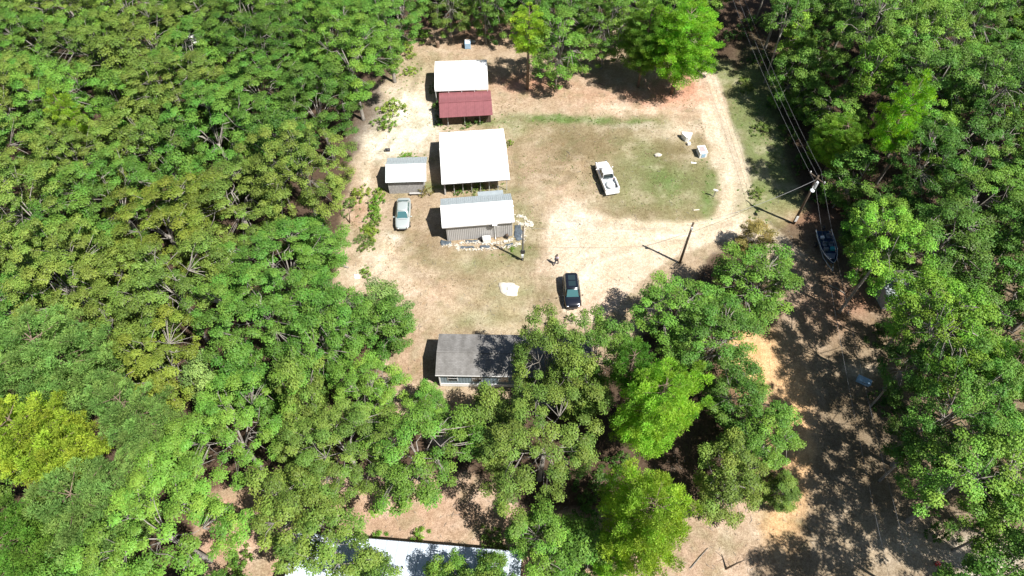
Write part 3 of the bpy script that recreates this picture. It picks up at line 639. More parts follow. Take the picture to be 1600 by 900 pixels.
def tufts(name, n, cond, hcol, label, size=.16, seed=1, gap=.0):
    """small grass clumps scattered on the ground"""
    r = np.random.default_rng(seed); x = r.uniform(-75, 75, n * 6); y = r.uniform(8, 110, n * 6)
    px, py = P(x, y); w = cond(px, py, x, y); keep = (r.random(len(x)) < w); x = x[keep][:n]; y = y[keep][:n]
    C = np.stack([x, y, np.full(len(x), .0)], 1); rr = size * r.uniform(.6, 1.6, len(x)); R3 = np.stack([rr, rr, rr * .5], 1)
    me = leaf_mesh(name, C, R3, np.full(len(x), 9), size * 1.1, MATS["grass_blades"], seed=seed, needle=False)
    o = bpy.data.objects.new(name, me); COL.objects.link(o); o.color = (*hcol, 1); tag(o, label, "grass", kind="stuff"); return o
def inside(poly, soft=10): return lambda px, py, x, y: np.clip(poly_sd(px, py, poly) / soft, 0, 1)
tufts("grass", 5000, lambda px, py, x, y: inside(LAWN)(px, py, x, y) * np.clip((fbm(x * .4, y * .4, 9) - .42) * 5, 0.03, 1), (.20, .22, .085), "short patchy grass and weeds on the lawn inside the road bend", .09, 11)
def strip(px, py, x, y):
    w = np.zeros(len(px))
    for cx, cy, rx, ry in ((580, 335, 12, 55), (562, 330, 8, 60), (612, 172, 14, 26), (740, 292, 75, 8), (740, 190, 60, 8), (880, 185, 90, 7), (700, 200, 20, 8), (1200, 220, 26, 90), (1110, 300, 12, 40), (1180, 320, 26, 26), (650, 245, 20, 6), (800, 395, 22, 9), (640, 115, 26, 22), (1170, 140, 20, 50)):
        w = np.maximum(w, np.exp(-(((px - cx) / rx) ** 2 + ((py - cy) / ry) ** 2)))
    return w * .9
tufts("weeds", 4500, strip, (.14, .21, .05), "green weeds in strips between the sheds and along the road verge", .14, 12)
tufts("dry_grass", 6000, lambda px, py, x, y: np.clip(poly_sd(px, py, YARD) / 20, 0, 1) * (poly_sd(px, py, ROAD) < 0) * np.clip((fbm(x * .5, y * .5, 19) - .5) * 5, 0, 1), (.27, .22, .13), "dry tan grass tufts over the bare yard", .09, 13)
# fallen leaves and twigs
def litter():
    m = MB(); r = random.Random(3)
    for i in range(1500):
        px, py = r.uniform(540, 1280), r.uniform(50, 900); p = G(px, py)
        if poly_sd(np.array([px]), np.array([py]), YARD)[0] < -60 and py < 700: continue
        a = r.uniform(0, 6.28); L = r.uniform(.15, .55); d = Vector((math.cos(a), math.sin(a), 0)) * L
        m.tube([p + Vector((0, 0, .03)), p + d * .5 + Vector((r.uniform(-.05, .05), r.uniform(-.05, .05), .05)), p + d + Vector((0, 0, .03))], [.014, .018, .008], 3, False)
    tag(m.build("twigs", MATS["bark_pale"]), "pale twigs and sticks lying on the yard", "twigs", kind="stuff")
litter()

# ------------------------------------------------------------------ buildings
class Bld:
    """local frame: x along the front eave, y to the back, origin under the front left eave corner"""
    def __init__(s, name, fl, fr, eave, depth, label, cat, group=None):
        a = G(*fl, eave); b = G(*fr, eave); s.W = (b - a).length; s.rz = math.atan2(b.y - a.y, b.x - a.x); s.D = depth; s.e = eave
        s.root = empty(name, (a.x, a.y, 0), s.rz, label, cat, group)
    def roof(s, run_f, rise, mf, mb, pw=.92, over=.0, be=None, t=.05, rib=.035, back=True, mono=False):
        """standing ribbed sheets, one object each"""
        n = max(1, round(s.W / pw)); w = s.W / n; be = s.e if be is None else be; rz_ = s.e + rise
        for side in ((0,) if mono else (0, 1)):
            y0, z0, y1, z1 = (0, s.e, run_f, rz_) if side == 0 else (run_f, rz_, s.D, be)
            mm = mf if side == 0 else mb
            d = Vector((0, y1 - y0, z1 - z0)); up = Vector((0, -d.z, d.y)).normalized()
            m = MB(); g = .005
            m.slab((g, y0, z0), (w - g, y0, z0), (w - g, y1, z1), (g, y1, z1), t)
            for k in range(4):
                x = (k + .5) * w / 4; hw = .02
                A = [Vector((x - hw * 1.6, y0, z0)), Vector((x - hw * .6, y0, z0)) + up * rib, Vector((x + hw * .6, y0, z0)) + up * rib, Vector((x + hw * 1.6, y0, z0))]
                m.add([p for p in A] + [p + d for p in A], [(0, 1, 5, 4), (1, 2, 6, 5), (2, 3, 7, 6), (0, 3, 2, 1), (4, 5, 6, 7)])
            me = m.mesh("roof_panel", MATS[mm])
            for i in range(n):
                o = bpy.data.objects.new("roof_panel", me); COL.objects.link(o); o.parent = s.root; o.location = (i * w, 0, random.uniform(-.004, .004))
            if side == 1:
                MB().box((s.W / 2, run_f, rz_ + .03), (s.W + .04, .3, .035)).build("ridge_cap", MATS[mf], s.root)
    def wall(s, name, x0, y0, x1, y1, z0, z1, mm, t=.1):
        m = MB(); L = math.hypot(x1 - x0, y1 - y0); a = math.atan2(y1 - y0, x1 - x0)
        m.box(((x0 + x1) / 2, (y0 + y1) / 2, (z0 + z1) / 2), (L, t, z1 - z0), a); return m.build(name, MATS[mm], s.root)
    def ribbed(s, name, x0, x1, y, z0, z1, mm, step=.2, d=.03):
        m = MB(); n = max(2, int((x1 - x0) / step)); st = (x1 - x0) / n; vs = []; fs = []
        prof = []
        for i in range(n):
            a = x0 + i * st; prof += [(a, 0), (a + st * .45, 0), (a + st * .55, -d), (a + st * .9, -d)]
        prof.append((x1, 0))
        for (a, b) in prof: vs += [(a, y + b, z0), (a, y + b, z1)]
        for i in range(len(prof) - 1): fs.append((2 * i, 2 * i + 2, 2 * i + 3, 2 * i + 1))
        m.add(vs, fs); m.box(((x0 + x1) / 2, y + .06, (z0 + z1) / 2), (x1 - x0, .09, z1 - z0)); return m.build(name, MATS[mm], s.root)
    def gable(s, x, y0, y1, ze, yr, zr, mm, t=.08, z0=0):
        m = MB(); pts = [(y0, z0), (y1, z0), (y1, ze), (yr, zr), (y0, ze)]
        vs = [(x - t / 2, a, b) for a, b in pts] + [(x + t / 2, a, b) for a, b in pts]
        m.add(vs, [(0, 1, 2, 3, 4)[::-1], (5, 6, 7, 8, 9)] + [(k, (k + 1) % 5, 5 + (k + 1) % 5, 5 + k) for k in range(5)]); return m.build("end_wall", MATS[mm], s.root)
    def post(s, x, y, h, mm="post_pale", w=.1):
        return MB().box((x, y, h / 2 - .1), (w, w, h + .2)).build("post", MATS[mm], s.root)
    def window(s, x, y, z, w, h, sgn=-1, gm="glass_dark"):
        fr = MB().box((x, y + sgn * .03, z), (w + .12, .05, h + .12)).build("window", MATS["white_paint"], s.root)
        MB().box((x, y + sgn * .06, z), (w, .02, h)).build("pane", MATS[gm], fr); MB().box((x, y + sgn * .075, z), (w, .02, .03)).build("glazing_bar", MATS["white_paint"], fr)
        return fr

# large white pole barn
b = Bld("pole_barn", (690, 288), (797, 280.5), 2.45, 8.9, "largest white-roofed open pole barn with thin posts along its front", "barn", "metal-roofed outbuildings in a row")
b.roof(5.2, .65, "white_metal", "white_metal", .95)
MB().box((b.W / 2, .10, b.e - .14), (b.W - .06, .06, .14)).build("fascia", MATS["grey_wall"], b.root)
MB().box((b.W / 2 + .05, .50, b.e - .36), (b.W - .5, .05, .32)).build("eave_panel", MATS["white_metal"], b.root)
for i in range(8): b.post(.35 + i * (b.W - .7) / 7, .62, b.e - .12, "post_pale", .07)
for i in range(5): b.post(.3 + i * (b.W - .6) / 4, b.D - .3, b.e - .1, "wood_old", .14)
b.gable(.25, .5, b.D - .3, b.e - .12, 5.2, b.e + .50, "grey_wall"); b.ribbed("back_wall", .3, b.W - .3, b.D - .2, .05, b.e - .14, "grey_wall")
MB().box((2.2, 4.0, .5), (1.6, 2.4, 1.0)).build("hay_stack", MATS["soil"], None).parent = b.root
barn = b
# carport at the top
b = Bld("metal_carport", (679, 141), (763, 138), 2.5, 6.0, "white-roofed metal carport with rounded eaves, topmost in the row", "carport", "metal-roofed outbuildings in a row")
n = 8; w = b.W / n; prof = [(0, 2.28), (.02, 2.5), (.16, 2.68), (.45, 2.78), (3.0, 3.05), (5.55, 2.78), (5.84, 2.68), (5.98, 2.5), (6.0, 2.28)]
m = MB()
for k in range(len(prof) - 1):
    (y0, z0), (y1, z1) = prof[k], prof[k + 1]; m.slab((.01, y0, z0), (w - .01, y0, z0), (w - .01, y1, z1), (.01, y1, z1), .04)
    for q in (.2, .5, .8): m.slab((w * q - .02, y0, z0 + .025), (w * q + .02, y0, z0 + .025), (w * q + .02, y1, z1 + .025), (w * q - .02, y1, z1 + .025), .03)
me = m.mesh("roof_panel", MATS["white_metal"])
for i in range(n):
    o = bpy.data.objects.new("roof_panel", me); COL.objects.link(o); o.parent = b.root; o.location = (i * w, 0, 0)
for i in range(5):
    for yy in (.08, 5.9): b.post(.12 + i * (b.W - .24) / 4, yy, 2.35, "white_paint", .07)
for yy in (.08, 5.9): MB().box((b.W / 2, yy, 2.24), (b.W - .1, .06, .06)).build("top_rail", MATS["white_paint"], b.root)
b.wall("side_panel", .12, .2, .12, 5.8, .1, 2.5, "grey_wall", .04)
# red-roofed shed
b = Bld("red_roofed_shed", (687, 184), (770, 179.5), 1.95, 4.9, "low shed with a dull red metal roof below the white carport", "shed", "metal-roofed outbuildings in a row")
b.roof(2.6, .30, "red_roof", "red_roof", 1.2, rib=.006)
b.ribbed("front_wall", .25, b.W - .25, .85, .05, 1.9, "wood_dark", .25); b.gable(.25, .9, 4.6, 1.85, 2.6, 2.12, "wood_dark"); b.gable(b.W - .25, .9, 4.6, 1.85, 2.6, 2.12, "wood_dark"); b.wall("back_wall", .25, 4.6, b.W - .25, 4.6, 0, 1.8, "wood_dark")
for x_ in (1.0, 3.2, 5.2): MB().box((x_, .5, .9), (.09, .06, 1.8)).build("post", MATS["wood_old"], b.root)
# plank shed
b = Bld("plank_shed", (602, 285.5), (666, 283.5), 2.3, 4.15, "small grey plank shed with silver gable roof behind the silver sedan", "shed", "metal-roofed outbuildings in a row")
b.roof(2.1, .75, "galv_light", "galv_roof", .8)
n = 24; x0, x1 = .18, b.W - .45; bw = (x1 - x0) / n
for i in range(n):
    h = 2.12 + random.uniform(-.05, .03)
    o = MB().box((x0 + (i + .5) * bw, .35 + random.uniform(-.012, .012), h / 2), (bw - .018, .03, h)).build("plank", MATS["wood_old"], b.root)
b.wall("inner_wall", x0, .42, x1, .42, 0, 2.1, "wood_dark", .05); b.gable(.2, .4, 3.9, 2.2, 2.1, 2.9, "wood_old"); b.gable(b.W - .45, .4, 3.9, 2.2, 2.1, 2.9, "wood_old"); b.wall("back_wall", .2, 3.9, b.W - .45, 3.9, 0, 2.15, "wood_old")
shed = b
# grey metal house with white front roof
b = Bld("grey_metal_building", (690.5, 355.5), (804, 346.5), 2.75, 4.35, "long grey ribbed metal building, white front roof slope, slate beds around", "building", "metal-roofed outbuildings in a row")
b.roof(2.2, 1.0, "white_metal", "galv_roof", .92)  # greyer back slope: dimming on its steeper pitch put into the colour
W = b.W; b.ribbed("front_wall", .45, W - .25, .22, .02, 2.62, "grey_wall", .21, .035); b.gable(.45, .3, 4.1, 2.62, 2.2, 3.6, "grey_wall"); b.gable(W - .25, .3, 4.1, 2.62, 2.2, 3.6, "grey_wall"); b.wall("back_wall", .45, 4.1, W - .25, 4.1, 0, 2.62, "grey_wall")
MB().box((W / 2, -.02, 2.66), (W - .04, .09, .09)).build("gutter", MATS["grey_wall"], b.root)
MB().box((5.95, -.12, 2.72), (.55, .4, .07)).build("porch_hood", MATS["white_metal"], b.root)
MB().tube([(5.95, .1, 2.6), (5.95, .14, 2.3), (6.0, .12, .15), (6.0, -.15, .08)], .055, 6).build("downpipe", MATS["white_paint"], b.root)
d_ = MB().box((6.35, .165, 1.02), (.42, .05, 1.95)).build("door", MATS["grey_wall"], b.root); MB().ball((6.5, .12, 1.0), .04, 6, 4).build("handle", MATS["chrome"], d_)
MB().ball((5.45, -.02, 2.45), (.2, .12, .12), 7, 4, .2).build("eave_bundle", MATS["dark_plastic"], b.root)  # dark bundle under the eave, no lamp
MB().box((5.9, 4.9, 2.35), (3.0, 1.0, .06), 0, Matrix.Rotation(-.12, 3, 'X')).build("rear_awning", MATS["galv_roof"], b.root)
for x_ in (4.5, 7.3): b.post(x_, 5.3, 2.25, "wood_old", .08)
MB().tube([(.98 * W, 2.0, 3.1), (.98 * W + .25, 2.0, 3.2)], .12, 8).build("vent", MATS["white_metal"], b.root)
gb = b
def on(bl, x, y, z=0.0): return bl.root.matrix_basis @ Vector((x, y, z))
# mobile home
b = Bld("mobile_home", (680, 586.5), (912, 590), 2.75, 4.7, "long mobile home with grey shingle roof half covered by tree shade", "mobile home")
b.W = b.W + 1.0; W = b.W
MB().slab((0, 0, 2.75), (W, 0, 2.75), (W, 2.35, 3.25), (0, 2.35, 3.25), .08).build("roof_slope", MATS["shingles"], b.root)
MB().slab((0, 2.351, 3.25), (W, 2.351, 3.25), (W, 4.7, 2.75), (0, 4.7, 2.75), .08).build("roof_slope", MATS["shingles"], b.root)
MB().box((W / 2, 2.35, 3.262), (W, .22, .03)).build("ridge_cap", MATS["shingles"], b.root)
MB().box((W / 2, -.015, 2.70), (W, .03, .12)).build("fascia", MATS["white_paint"], b.root)
b.ribbed("front_wall", .3, W - .3, .3, .55, 2.68, "blue_grey_wall", .3, .015); b.gable(.3, .35, 4.4, 2.66, 2.35, 3.12, "blue_grey_wall"); b.gable(W - .3, .35, 4.4, 2.66, 2.35, 3.12, "blue_grey_wall"); b.wall("back_wall", .3, 4.4, W - .3, 4.4, 0, 2.65, "blue_grey_wall")
MB().box((W / 2, .26, .28), (W - .6, .06, .55)).build("skirting", MATS["white_paint"], b.root); MB().box((.31, .24, 1.4), (.12, .08, 2.5)).build("corner_trim", MATS["white_paint"], b.root)
for x_ in (1.6, 4.0, 6.6, 12.0): b.window(x_, .3, 1.7, .9, 1.0)
MB().box((9.3, .26, 1.5), (.9, .06, 1.95)).build("door", MATS["white_paint"], b.root)
MB().box((10.0, -1.0, .5), (3.6, 2.4, .08)).build("porch_deck", MATS["wood_old"], b.root)
for x_ in (8.3, 10.0, 11.7): MB().box((x_, -2.1, .75), (.09, .09, 1.5)).build("post", MATS["white_paint"], b.root)
MB().box((10.0, -2.1, 1.45), (3.5, .08, .07)).build("handrail", MATS["wood_old"], b.root)
MB().box((11.9, -.9, 1.3), (.9, .6, .04)).build("shelf", MATS["wood_old"], b.root)
home = b
# bottom building, its back slope in view
p0 = G(816, 862.5, 3.2); p1 = G(466, 832, 3.2)
rz = math.atan2(p0.y - p1.y, p0.x - p1.x); D = 8.4; W = (p0 - p1).length
root = empty("white_roofed_house", (p1.x, p1.y, 0), rz, "long white ribbed-roof building cut by the bottom edge, under oaks", "house")
n = round(W / .95); w = W / n; m = MB(); g = .012
for (y0, z0, y1, z1) in ((-D / 2, 3.9, 0, 3.2), (-D, 3.2, -D / 2, 3.9)):
    m.slab((g, y0, z0), (w - g, y0, z0), (w - g, y1, z1), (g, y1, z1), .05)
    for q in range(4): m.slab((w * (q + .4) / 4, y0, z0 + .03), (w * (q + .6) / 4, y0, z0 + .03), (w * (q + .6) / 4, y1, z1 + .03), (w * (q + .4) / 4, y1, z1 + .03), .03)
me = m.mesh("roof_panel", MATS["blue_roof"])
for i in range(n):
    o = bpy.data.objects.new("roof_panel", me); COL.objects.link(o); o.parent = root; o.location = (i * w, 0, 0)
MB().box((W / 2, .03, 3.1), (W, .05, .16)).build("fascia", MATS["dark_plastic"], root)
for nm, c, d in (("back_wall", (W / 2, -.4, 1.55), (W - .6, .12, 3.1)), ("front_wall", (W / 2, -D + .4, 1.55), (W - .6, .12, 3.1)), ("end_wall", (.35, -D / 2, 1.6), (.12, D - .9, 3.2)), ("end_wall", (W - .35, -D / 2, 1.6), (.12, D - .9, 3.2))):
    MB().box(c, d).build(nm, MATS["white_paint"], root)
MB().tube([(9.5, -2.2, 3.4), (9.5, -2.2, 4.1)], .07, 8).build("vent_pipe", MATS["white_paint"], root)
MB().tube([(14.2, -2.8, 3.4), (14.2, -2.8, 4.0)], .12, 8).build("vent_pipe", MATS["galv_roof"], root)
# hut with tin roof under the trees, right; trailer roof glimpsed in left wood
p = G(1408, 452, 1.9); root = empty("tin_roofed_hut", (p.x, p.y, 0), .12, "weathered hut with grey tin roof half hidden in the right woods", "hut")
for i in range(5):
    MB().slab((-2.0 + i * .8, -1.3, 2.0), (-1.22 + i * .8, -1.3, 2.0), (-1.22 + i * .8, 1.3, 2.5), (-2.0 + i * .8, 1.3, 2.5), .04).build("roof_panel", MATS["galv_roof"], root)
MB().box((0, -1.1, .95), (3.6, .06, 1.95)).build("front_wall", MATS["wood_old"], root); MB().box((-1.8, 0, 1.0), (.06, 2.1, 2.0)).build("end_wall", MATS["wood_old"], root); MB().box((1.8, 0, 1.0), (.06, 2.1, 2.0)).build("end_wall", MATS["wood_old"], root); MB().box((0, 1.1, 1.1), (3.6, .06, 2.3)).build("back_wall", MATS["wood_old"], root)
p = G(338, 420, 2.6); root = empty("camper_trailer", (p.x, p.y, 0), 1.5, "white camper trailer glimpsed through a gap in the left woods", "camper")
o = bevel(MB().box((0, 0, 1.5), (6.2, 2.3, 2.1)).build("body", MATS["white_paint"], root), .25, 3); MB().box((0.5, 0, 2.62), (.7, .7, .16)).build("roof_vent", MATS["dark_plastic"], root); MB().box((-1.6, 0, 2.62), (.9, .6, .2)).build("air_unit", MATS["pale_blue"], root)
def wheel(parent, x, y, r=.33, wd=.22):
    t = MB().tube([(x - wd / 2, y, r), (x + wd / 2, y, r)], r, 14).build("tyre", MATS["tyre"], parent); MB().tube([(x - wd / 2 - .012, y, r), (x + wd / 2 + .012, y, r)], r * .62, 10).build("rim", MATS["chrome"], t); return t
for sx in (-1, 1):
    t = MB().tube([(0, sx * 1.05, .35), (0, sx * 1.2, .35)], .35, 12).build("wheel", MATS["tyre"], root)
for x_ in (-1.8, 0, 1.9): f = MB().box((x_, -1.165, 1.7), (.9, .04, .5)).build("window", MATS["glass_dark"], root)
MB().box((2.0, -1.18, 1.3), (.01, .01, .01)); MB().tube([(3.1, .4, .5), (4.1, 0, .45), (3.1, -.4, .5)], .05, 5).build("hitch", MATS["dark_plastic"], root)
p = G(302, 66, 2.2); root = empty("white_hut_roof", (p.x, p.y, 0), .5, "small pale roof glimpsed in the upper left woods", "hut")
MB().slab((-1.6, -1.3, 2.1), (1.6, -1.3, 2.1), (1.6, 1.3, 2.5), (-1.6, 1.3, 2.5), .05).build("roof_panel", MATS["white_metal"], root); MB().box((0, 0, 1.0), (2.8, 2.2, 2.0)).build("wall", MATS["wood_old"], root)

# ------------------------------------------------------------------ vehicles
def ringx(y, hw, zb, zt, crown):
    h = [(.0, zb), (.75, zb), (.97, zb + .12), (1.0, zb + .3), (.985, zt - .12), (.90, zt - .01), (.55, zt + crown * .8), (0, zt + crown)]
    pts = [Vector((hw * a, y, z)) for a, z in h] + [Vector((-hw * a, y, z)) for a, z in h[-2:0:-1]]
    return pts
def car(name, heading, pos, label, cat, body, st, cab_b, cab_t, zc, zr, wy, glass="glass_dark", L=4.8, hwb=.78, hwt=.6, roof_win=False, group="vehicles parked in the clearing"):
    root = empty(name, pos, heading, label, cat, group)
    m = MB(); m.loft([ringx(*s_) for s_ in st]); bd = m.build("body", MATS[body], root, True); subsurf(bd, 1)
    yb0, yb1 = cab_b; yt0, yt1 = cab_t
    def rr(y0, y1, hw, z, k=.12, cr=0): return [Vector(p) for p in ((hw - k, y0, z), (hw, y0 + k * 1.5, z), (hw, (y0 + y1) / 2, z), (hw, y1 - k * 1.5, z), (hw - k, y1, z), (0, y1 + .06, z + cr), (-hw + k, y1, z), (-hw, y1 - k * 1.5, z), (-hw, (y0 + y1) / 2, z), (-hw, y0 + k * 1.5, z), (-hw + k, y0, z), (0, y0 - .06, z + cr))]
    m = MB(); m.loft([rr(yb0, yb1, hwb, zc - .1), rr(yt0, yt1, hwt, zr - .03)]); m.loft([rr(yt0 - .03, yt1 + .03, hwt + .02, zr - .035), rr(yt0, yt1, hwt, zr, cr=.02), rr(yt0 + .15, yt1 - .15, hwt - .14, zr + .035, cr=.01)])
    m.build("roof", MATS[body], root, True)
    def quad(nm, a, b_, c, d, parent=root, g=glass): return MB().slab(a, b_, c, d, .012).build(nm, MATS[g], parent)
    def lerp(f, front):    # point on the front/rear glass plane
        y = (yb1 + (yt1 - yb1) * f + .075) if front else (yb0 + (yt0 - yb0) * f - .075); z = zc - .1 + (zr - .03 - zc + .1) * f; hw = hwb + (hwt - hwb) * f; return y, z, hw - .13
    y0, z0, h0 = lerp(.16, True); y1, z1, h1 = lerp(.93, True); quad("windshield", (-h0, y0, z0), (-h1, y1, z1), (h1, y1, z1), (h0, y0, z0)) if False else quad("windshield", (h0, y0 + .01, z0), (-h0, y0 + .01, z0)[:3], (-h1, y1 + .01, z1), (h1, y1 + .01, z1))
    y0, z0, h0 = lerp(.2, False); y1, z1, h1 = lerp(.93, False); quad("rear_window", (-h0, y0 - .01, z0), (h0, y0 - .01, z0), (h1, y1 - .01, z1), (-h1, y1 - .01, z1))
    span = [(yt0 + .02, (yt0 + yt1) / 2 - .05), ((yt0 + yt1) / 2 + .05, yt1 - .02)] if yt1 - yt0 > .9 else [(yt0 + .05, yt1 - .05)]
    for sx in (-1, 1):
        for a, c in span:
            f0, f1 = .3, .92; hx0 = (hwb + (hwt - hwb) * f0 + .012) * sx; hx1 = (hwb + (hwt - hwb) * f1 + .012) * sx; z0 = zc - .1 + (zr - zc + .07) * f0; z1 = zc - .1 + (zr - zc + .07) * f1
            e0 = -.22 if a == span[0][0] else 0; e1 = .22 if c == span[-1][1] else 0
            q = [(hx0, a + e0, z0), (hx0, c + e1, z0), (hx1, c, z1), (hx1, a, z1)]
            if sx < 0: q = q[::-1]
            quad("side_window", *q)
        mr = MB().ball((sx * (hwb + .24), cab_b[1] - .25, zc + .05), (.13, .08, .08), 6, 4).build("mirror", MATS[body], root, True)
        MB().ball((sx * (st[-1][1] * .86), st[-1][0] - .12, st[-1][3] + .02), (.17, .14, .07), 8, 4).build("headlight", MATS["chrome"], root, True)
        MB().box((sx * (st[0][1] * .9), st[0][0] + .04, st[0][3] - .12), (.26, .08, .14)).build("tail_light", MATS["lamp_red"], root)
        for y_ in wy: wheel(root, sx * (st[3][1] - .10), y_)
    MB().box((0, st[-1][0] + .02, .5), (st[-1][1] * 1.3, .04, .14)).build("grille", MATS["dark_plastic"], root)
    MB().tube([(-.55, cab_b[1] + .10, zc + .0), (.0, cab_b[1] + .13, zc + .03), (.5, cab_b[1] + .10, zc + .0)], .012, 4).build("wiper", MATS["dark_plastic"], root)
    if roof_win:
        for y_ in ((yt0 + yt1) / 2 - .42, (yt0 + yt1) / 2 + .42): MB().box((0, y_, zr + .045), (.78, .7, .02)).build("sunroof", MATS["glass_dark"], root)
    return root
def heading(tail, nose):
    a = G(*tail, .8); b_ = G(*nose, .8); return math.atan2(b_.y - a.y, b_.x - a.x) - math.pi / 2, (a + b_) / 2
SED = [(-2.38, .62, .34, .72, .02), (-2.3, .80, .27, .88, .03), (-1.75, .87, .22, .96, .03), (-.6, .89, .2, .93, .02), (.6, .89, .2, .93, .02), (1.3, .87, .2, .90, .04), (2.0, .82, .24, .80, .04), (2.33, .66, .3, .62, .03)]
h, c = heading((631, 309), (628, 356)); car("sedan", h, (c.x, c.y, 0), "silver sedan parked in front of the grey plank shed", "car", "silver_car", SED, (-1.95, 1.05), (-1.15, .15), .93, 1.42, (-1.4, 1.45), "glass_teal")
SUV = [(-2.36, .66, .4, .85, .02), (-2.28, .85, .3, 1.02, .03), (-1.7, .92, .24, 1.06, .02), (-.6, .93, .22, 1.05, .02), (.6, .93, .22, 1.04, .02), (1.2, .92, .22, 1.02, .05), (1.9, .88, .25, .96, .05), (2.32, .70, .32, .78, .03)]
h, c = heading((891, 428), (896, 480)); car("suv", h, (c.x, c.y, 0), "black sport utility car with shiny windshield parked above the oaks", "car", "black_car", SUV, (-2.22, 1.15), (-1.85, .30), 1.05, 1.66, (-1.45, 1.45), "glass_teal", hwb=.82, hwt=.66, roof_win=True).scale = (1.0, .93, .97)
TRK = [(-.72, .90, .35, 1.0, .0), (-.7, .95, .3, 1.08, .02), (-.3, .97, .28, 1.1, .02), (.4, .98, .28, 1.1, .02), (1.0, .97, .28, 1.08, .03), (1.6, .96, .3, 1.06, .05), (2.3, .92, .32, 1.0, .05), (2.72, .80, .4, .86, .02)]
h, c = heading((957, 297), (939, 253)); root = car("pickup_truck", h, (c.x, c.y, 0), "white pickup truck with open bed parked on the lawn", "pickup", "white_car", TRK, (-.72, 1.35), (-.42, .55), 1.1, 1.74, (1.75,), hwb=.86, hwt=.68)
for sx in (-1, 1):
    MB().box((sx * .90, -1.7, .82), (.14, 1.98, .58)).build("bed_side", MATS["white_car"], root); wheel(root, sx * .84, -1.75, .36, .24)
root.scale = (.93, .93, .96)
MB().box((0, -1.7, .58), (1.7, 1.98, .08)).build("bed_floor", MATS["galv_roof"], root)
MB().box((0, -2.66, .84), (1.7, .10, .56)).build("tailgate", MATS["white_car"], root); MB().box((0, -2.84, .5), (1.8, .2, .2)).build("bumper", MATS["white_car"], root)
p = root.matrix_basis @ Vector((.02, -1.72, .63)); m = MB(); m.ball((0, 0, .27), (.55, .62, .28), 10, 6, .08); tag(m.build("sack", MATS["white_paint"], None, True, p, h), "white lumpy sack lying in the pickup bed", "sack")
# boat on its trailer
bow = G(1301, 411, .9); stern = G(1286, 362, .9); c = (bow + stern) / 2; h = math.atan2(bow.y - stern.y, bow.x - stern.x) - math.pi / 2
tr = empty("boat_trailer", (c.x, c.y, 0), h, "low steel trailer carrying the dark blue boat", "trailer")
for sx in (-1, 1): MB().tube([(sx * .6, -2.2, .42), (sx * .6, 1.2, .42), (0, 3.0, .42)], .045, 5).build("rail", MATS["galv_roof"], tr)
MB().tube([(-.8, -.8, .35), (.8, -.8, .35)], .04, 5).build("axle", MATS["dark_plastic"], tr)
for sx in (-1, 1): wheel(tr, sx * .98, -.8, .3, .2)
bt = empty("bass_boat", (c.x, c.y, .48), h, "dark blue open boat in the shade right of the road", "boat")
prof = [(-2.4, .82, .0), (-2.3, .9, .0), (-1, .95, .0), (.3, .92, .02), (1.2, .72, .08), (1.9, .42, .18), (2.35, .1, .34)]
rings = [[Vector((0, y, z0)), Vector((hw * .7, y, z0 + .05)), Vector((hw, y, .62)), Vector((hw * .93, y, .64)), Vector((hw * .80, y, .38)), Vector((0, y, .36)), Vector((-hw * .80, y, .38)), Vector((-hw * .93, y, .64)), Vector((-hw, y, .62)), Vector((-hw * .7, y, z0 + .05))] for y, hw, z0 in prof]
m = MB(); m.loft(rings); m.build("hull", MATS["boat_blue"], bt)
m = MB(); m.tube([(sx * hw, y, .66) for sx in (1,) for y, hw, z in prof] + [(-hw, y, .66) for y, hw, z in prof[::-1]], .03, 5); m.build("gunwale", MATS["galv_light"], bt)
MB().prism([(-.6, 1.0), (.6, 1.0), (.3, 1.75), (-.3, 1.75)], .45, .56).build("bow_deck", MATS["boat_grey"], bt)
for x_, y_ in ((-.38, -.2), (.38, -.2), (-.35, -1.4)):
    s_ = bevel(MB().box((x_, y_, .55), (.42, .42, .16)).build("seat", MATS["boat_grey"], bt), .04); MB().box((x_, y_ - .2, .75), (.4, .08, .34)).build("seat_back", MATS["boat_grey"], s_)
MB().box((.4, .45, .62), (.5, .25, .45)).build("console", MATS["boat_grey"], bt); bevel(MB().box((0, -2.55, .75), (.32, .4, .5)).build("outboard_motor", MATS["dark_plastic"], bt), .08)
p = bt.matrix_basis @ Vector((-.42, .32, .40)); tag(bevel(MB().box((0, 0, .17), (.5, .4, .32)).build("cooler", MATS["teal"], None, False, p, h), .04), "teal cooler box sitting inside the dark blue boat", "cooler")
p = bt.matrix_basis @ Vector((.35, -1.3, .40)); tag(bevel(MB().box((0, 0, .15), (.4, .35, .3)).build("white_bucket_box", MATS["white_paint"], None, False, p, h), .04), "small white box at the boat's stern end", "box")

# ------------------------------------------------------------------ poles and wires
def pole(base, H, r, label, lean=(0, 0), group="wooden utility poles"):
    p = G(*base); o = empty("utility_pole", p, 0, label, "utility pole", group)
    MB().tube([(0, 0, -.3), (lean[0] * H * .5, lean[1] * H * .5, H * .5), (lean[0] * H, lean[1] * H, H)], [r, r * .88, r * .7], 10).build("shaft", MATS["pole_wood"], o, True)
    return o, p + Vector((lean[0] * H, lean[1] * H, H))
oA, tA = pole((816.5, 406), 5.9, .12, "brown light pole beside the slate bed of the grey building", (.0, 0))
MB().box((-.02, -.16, .95), (.26, .2, .42)).build("meter_box", MATS["galv_light"], oA); MB().tube([(0, -.13, .1), (0, -.13, 5.2)], .025, 5).build("conduit", MATS["galv_roof"], oA)
MB().box((0, -.1, 1.6), (.5, .12, .5)).build("breaker_panel", MATS["dark_plastic"], oA)
oB, tB = pole((1062, 411), 7.0, .15, "dark leaning utility pole at the lower edge of the sandy driveway", (.005, .004))
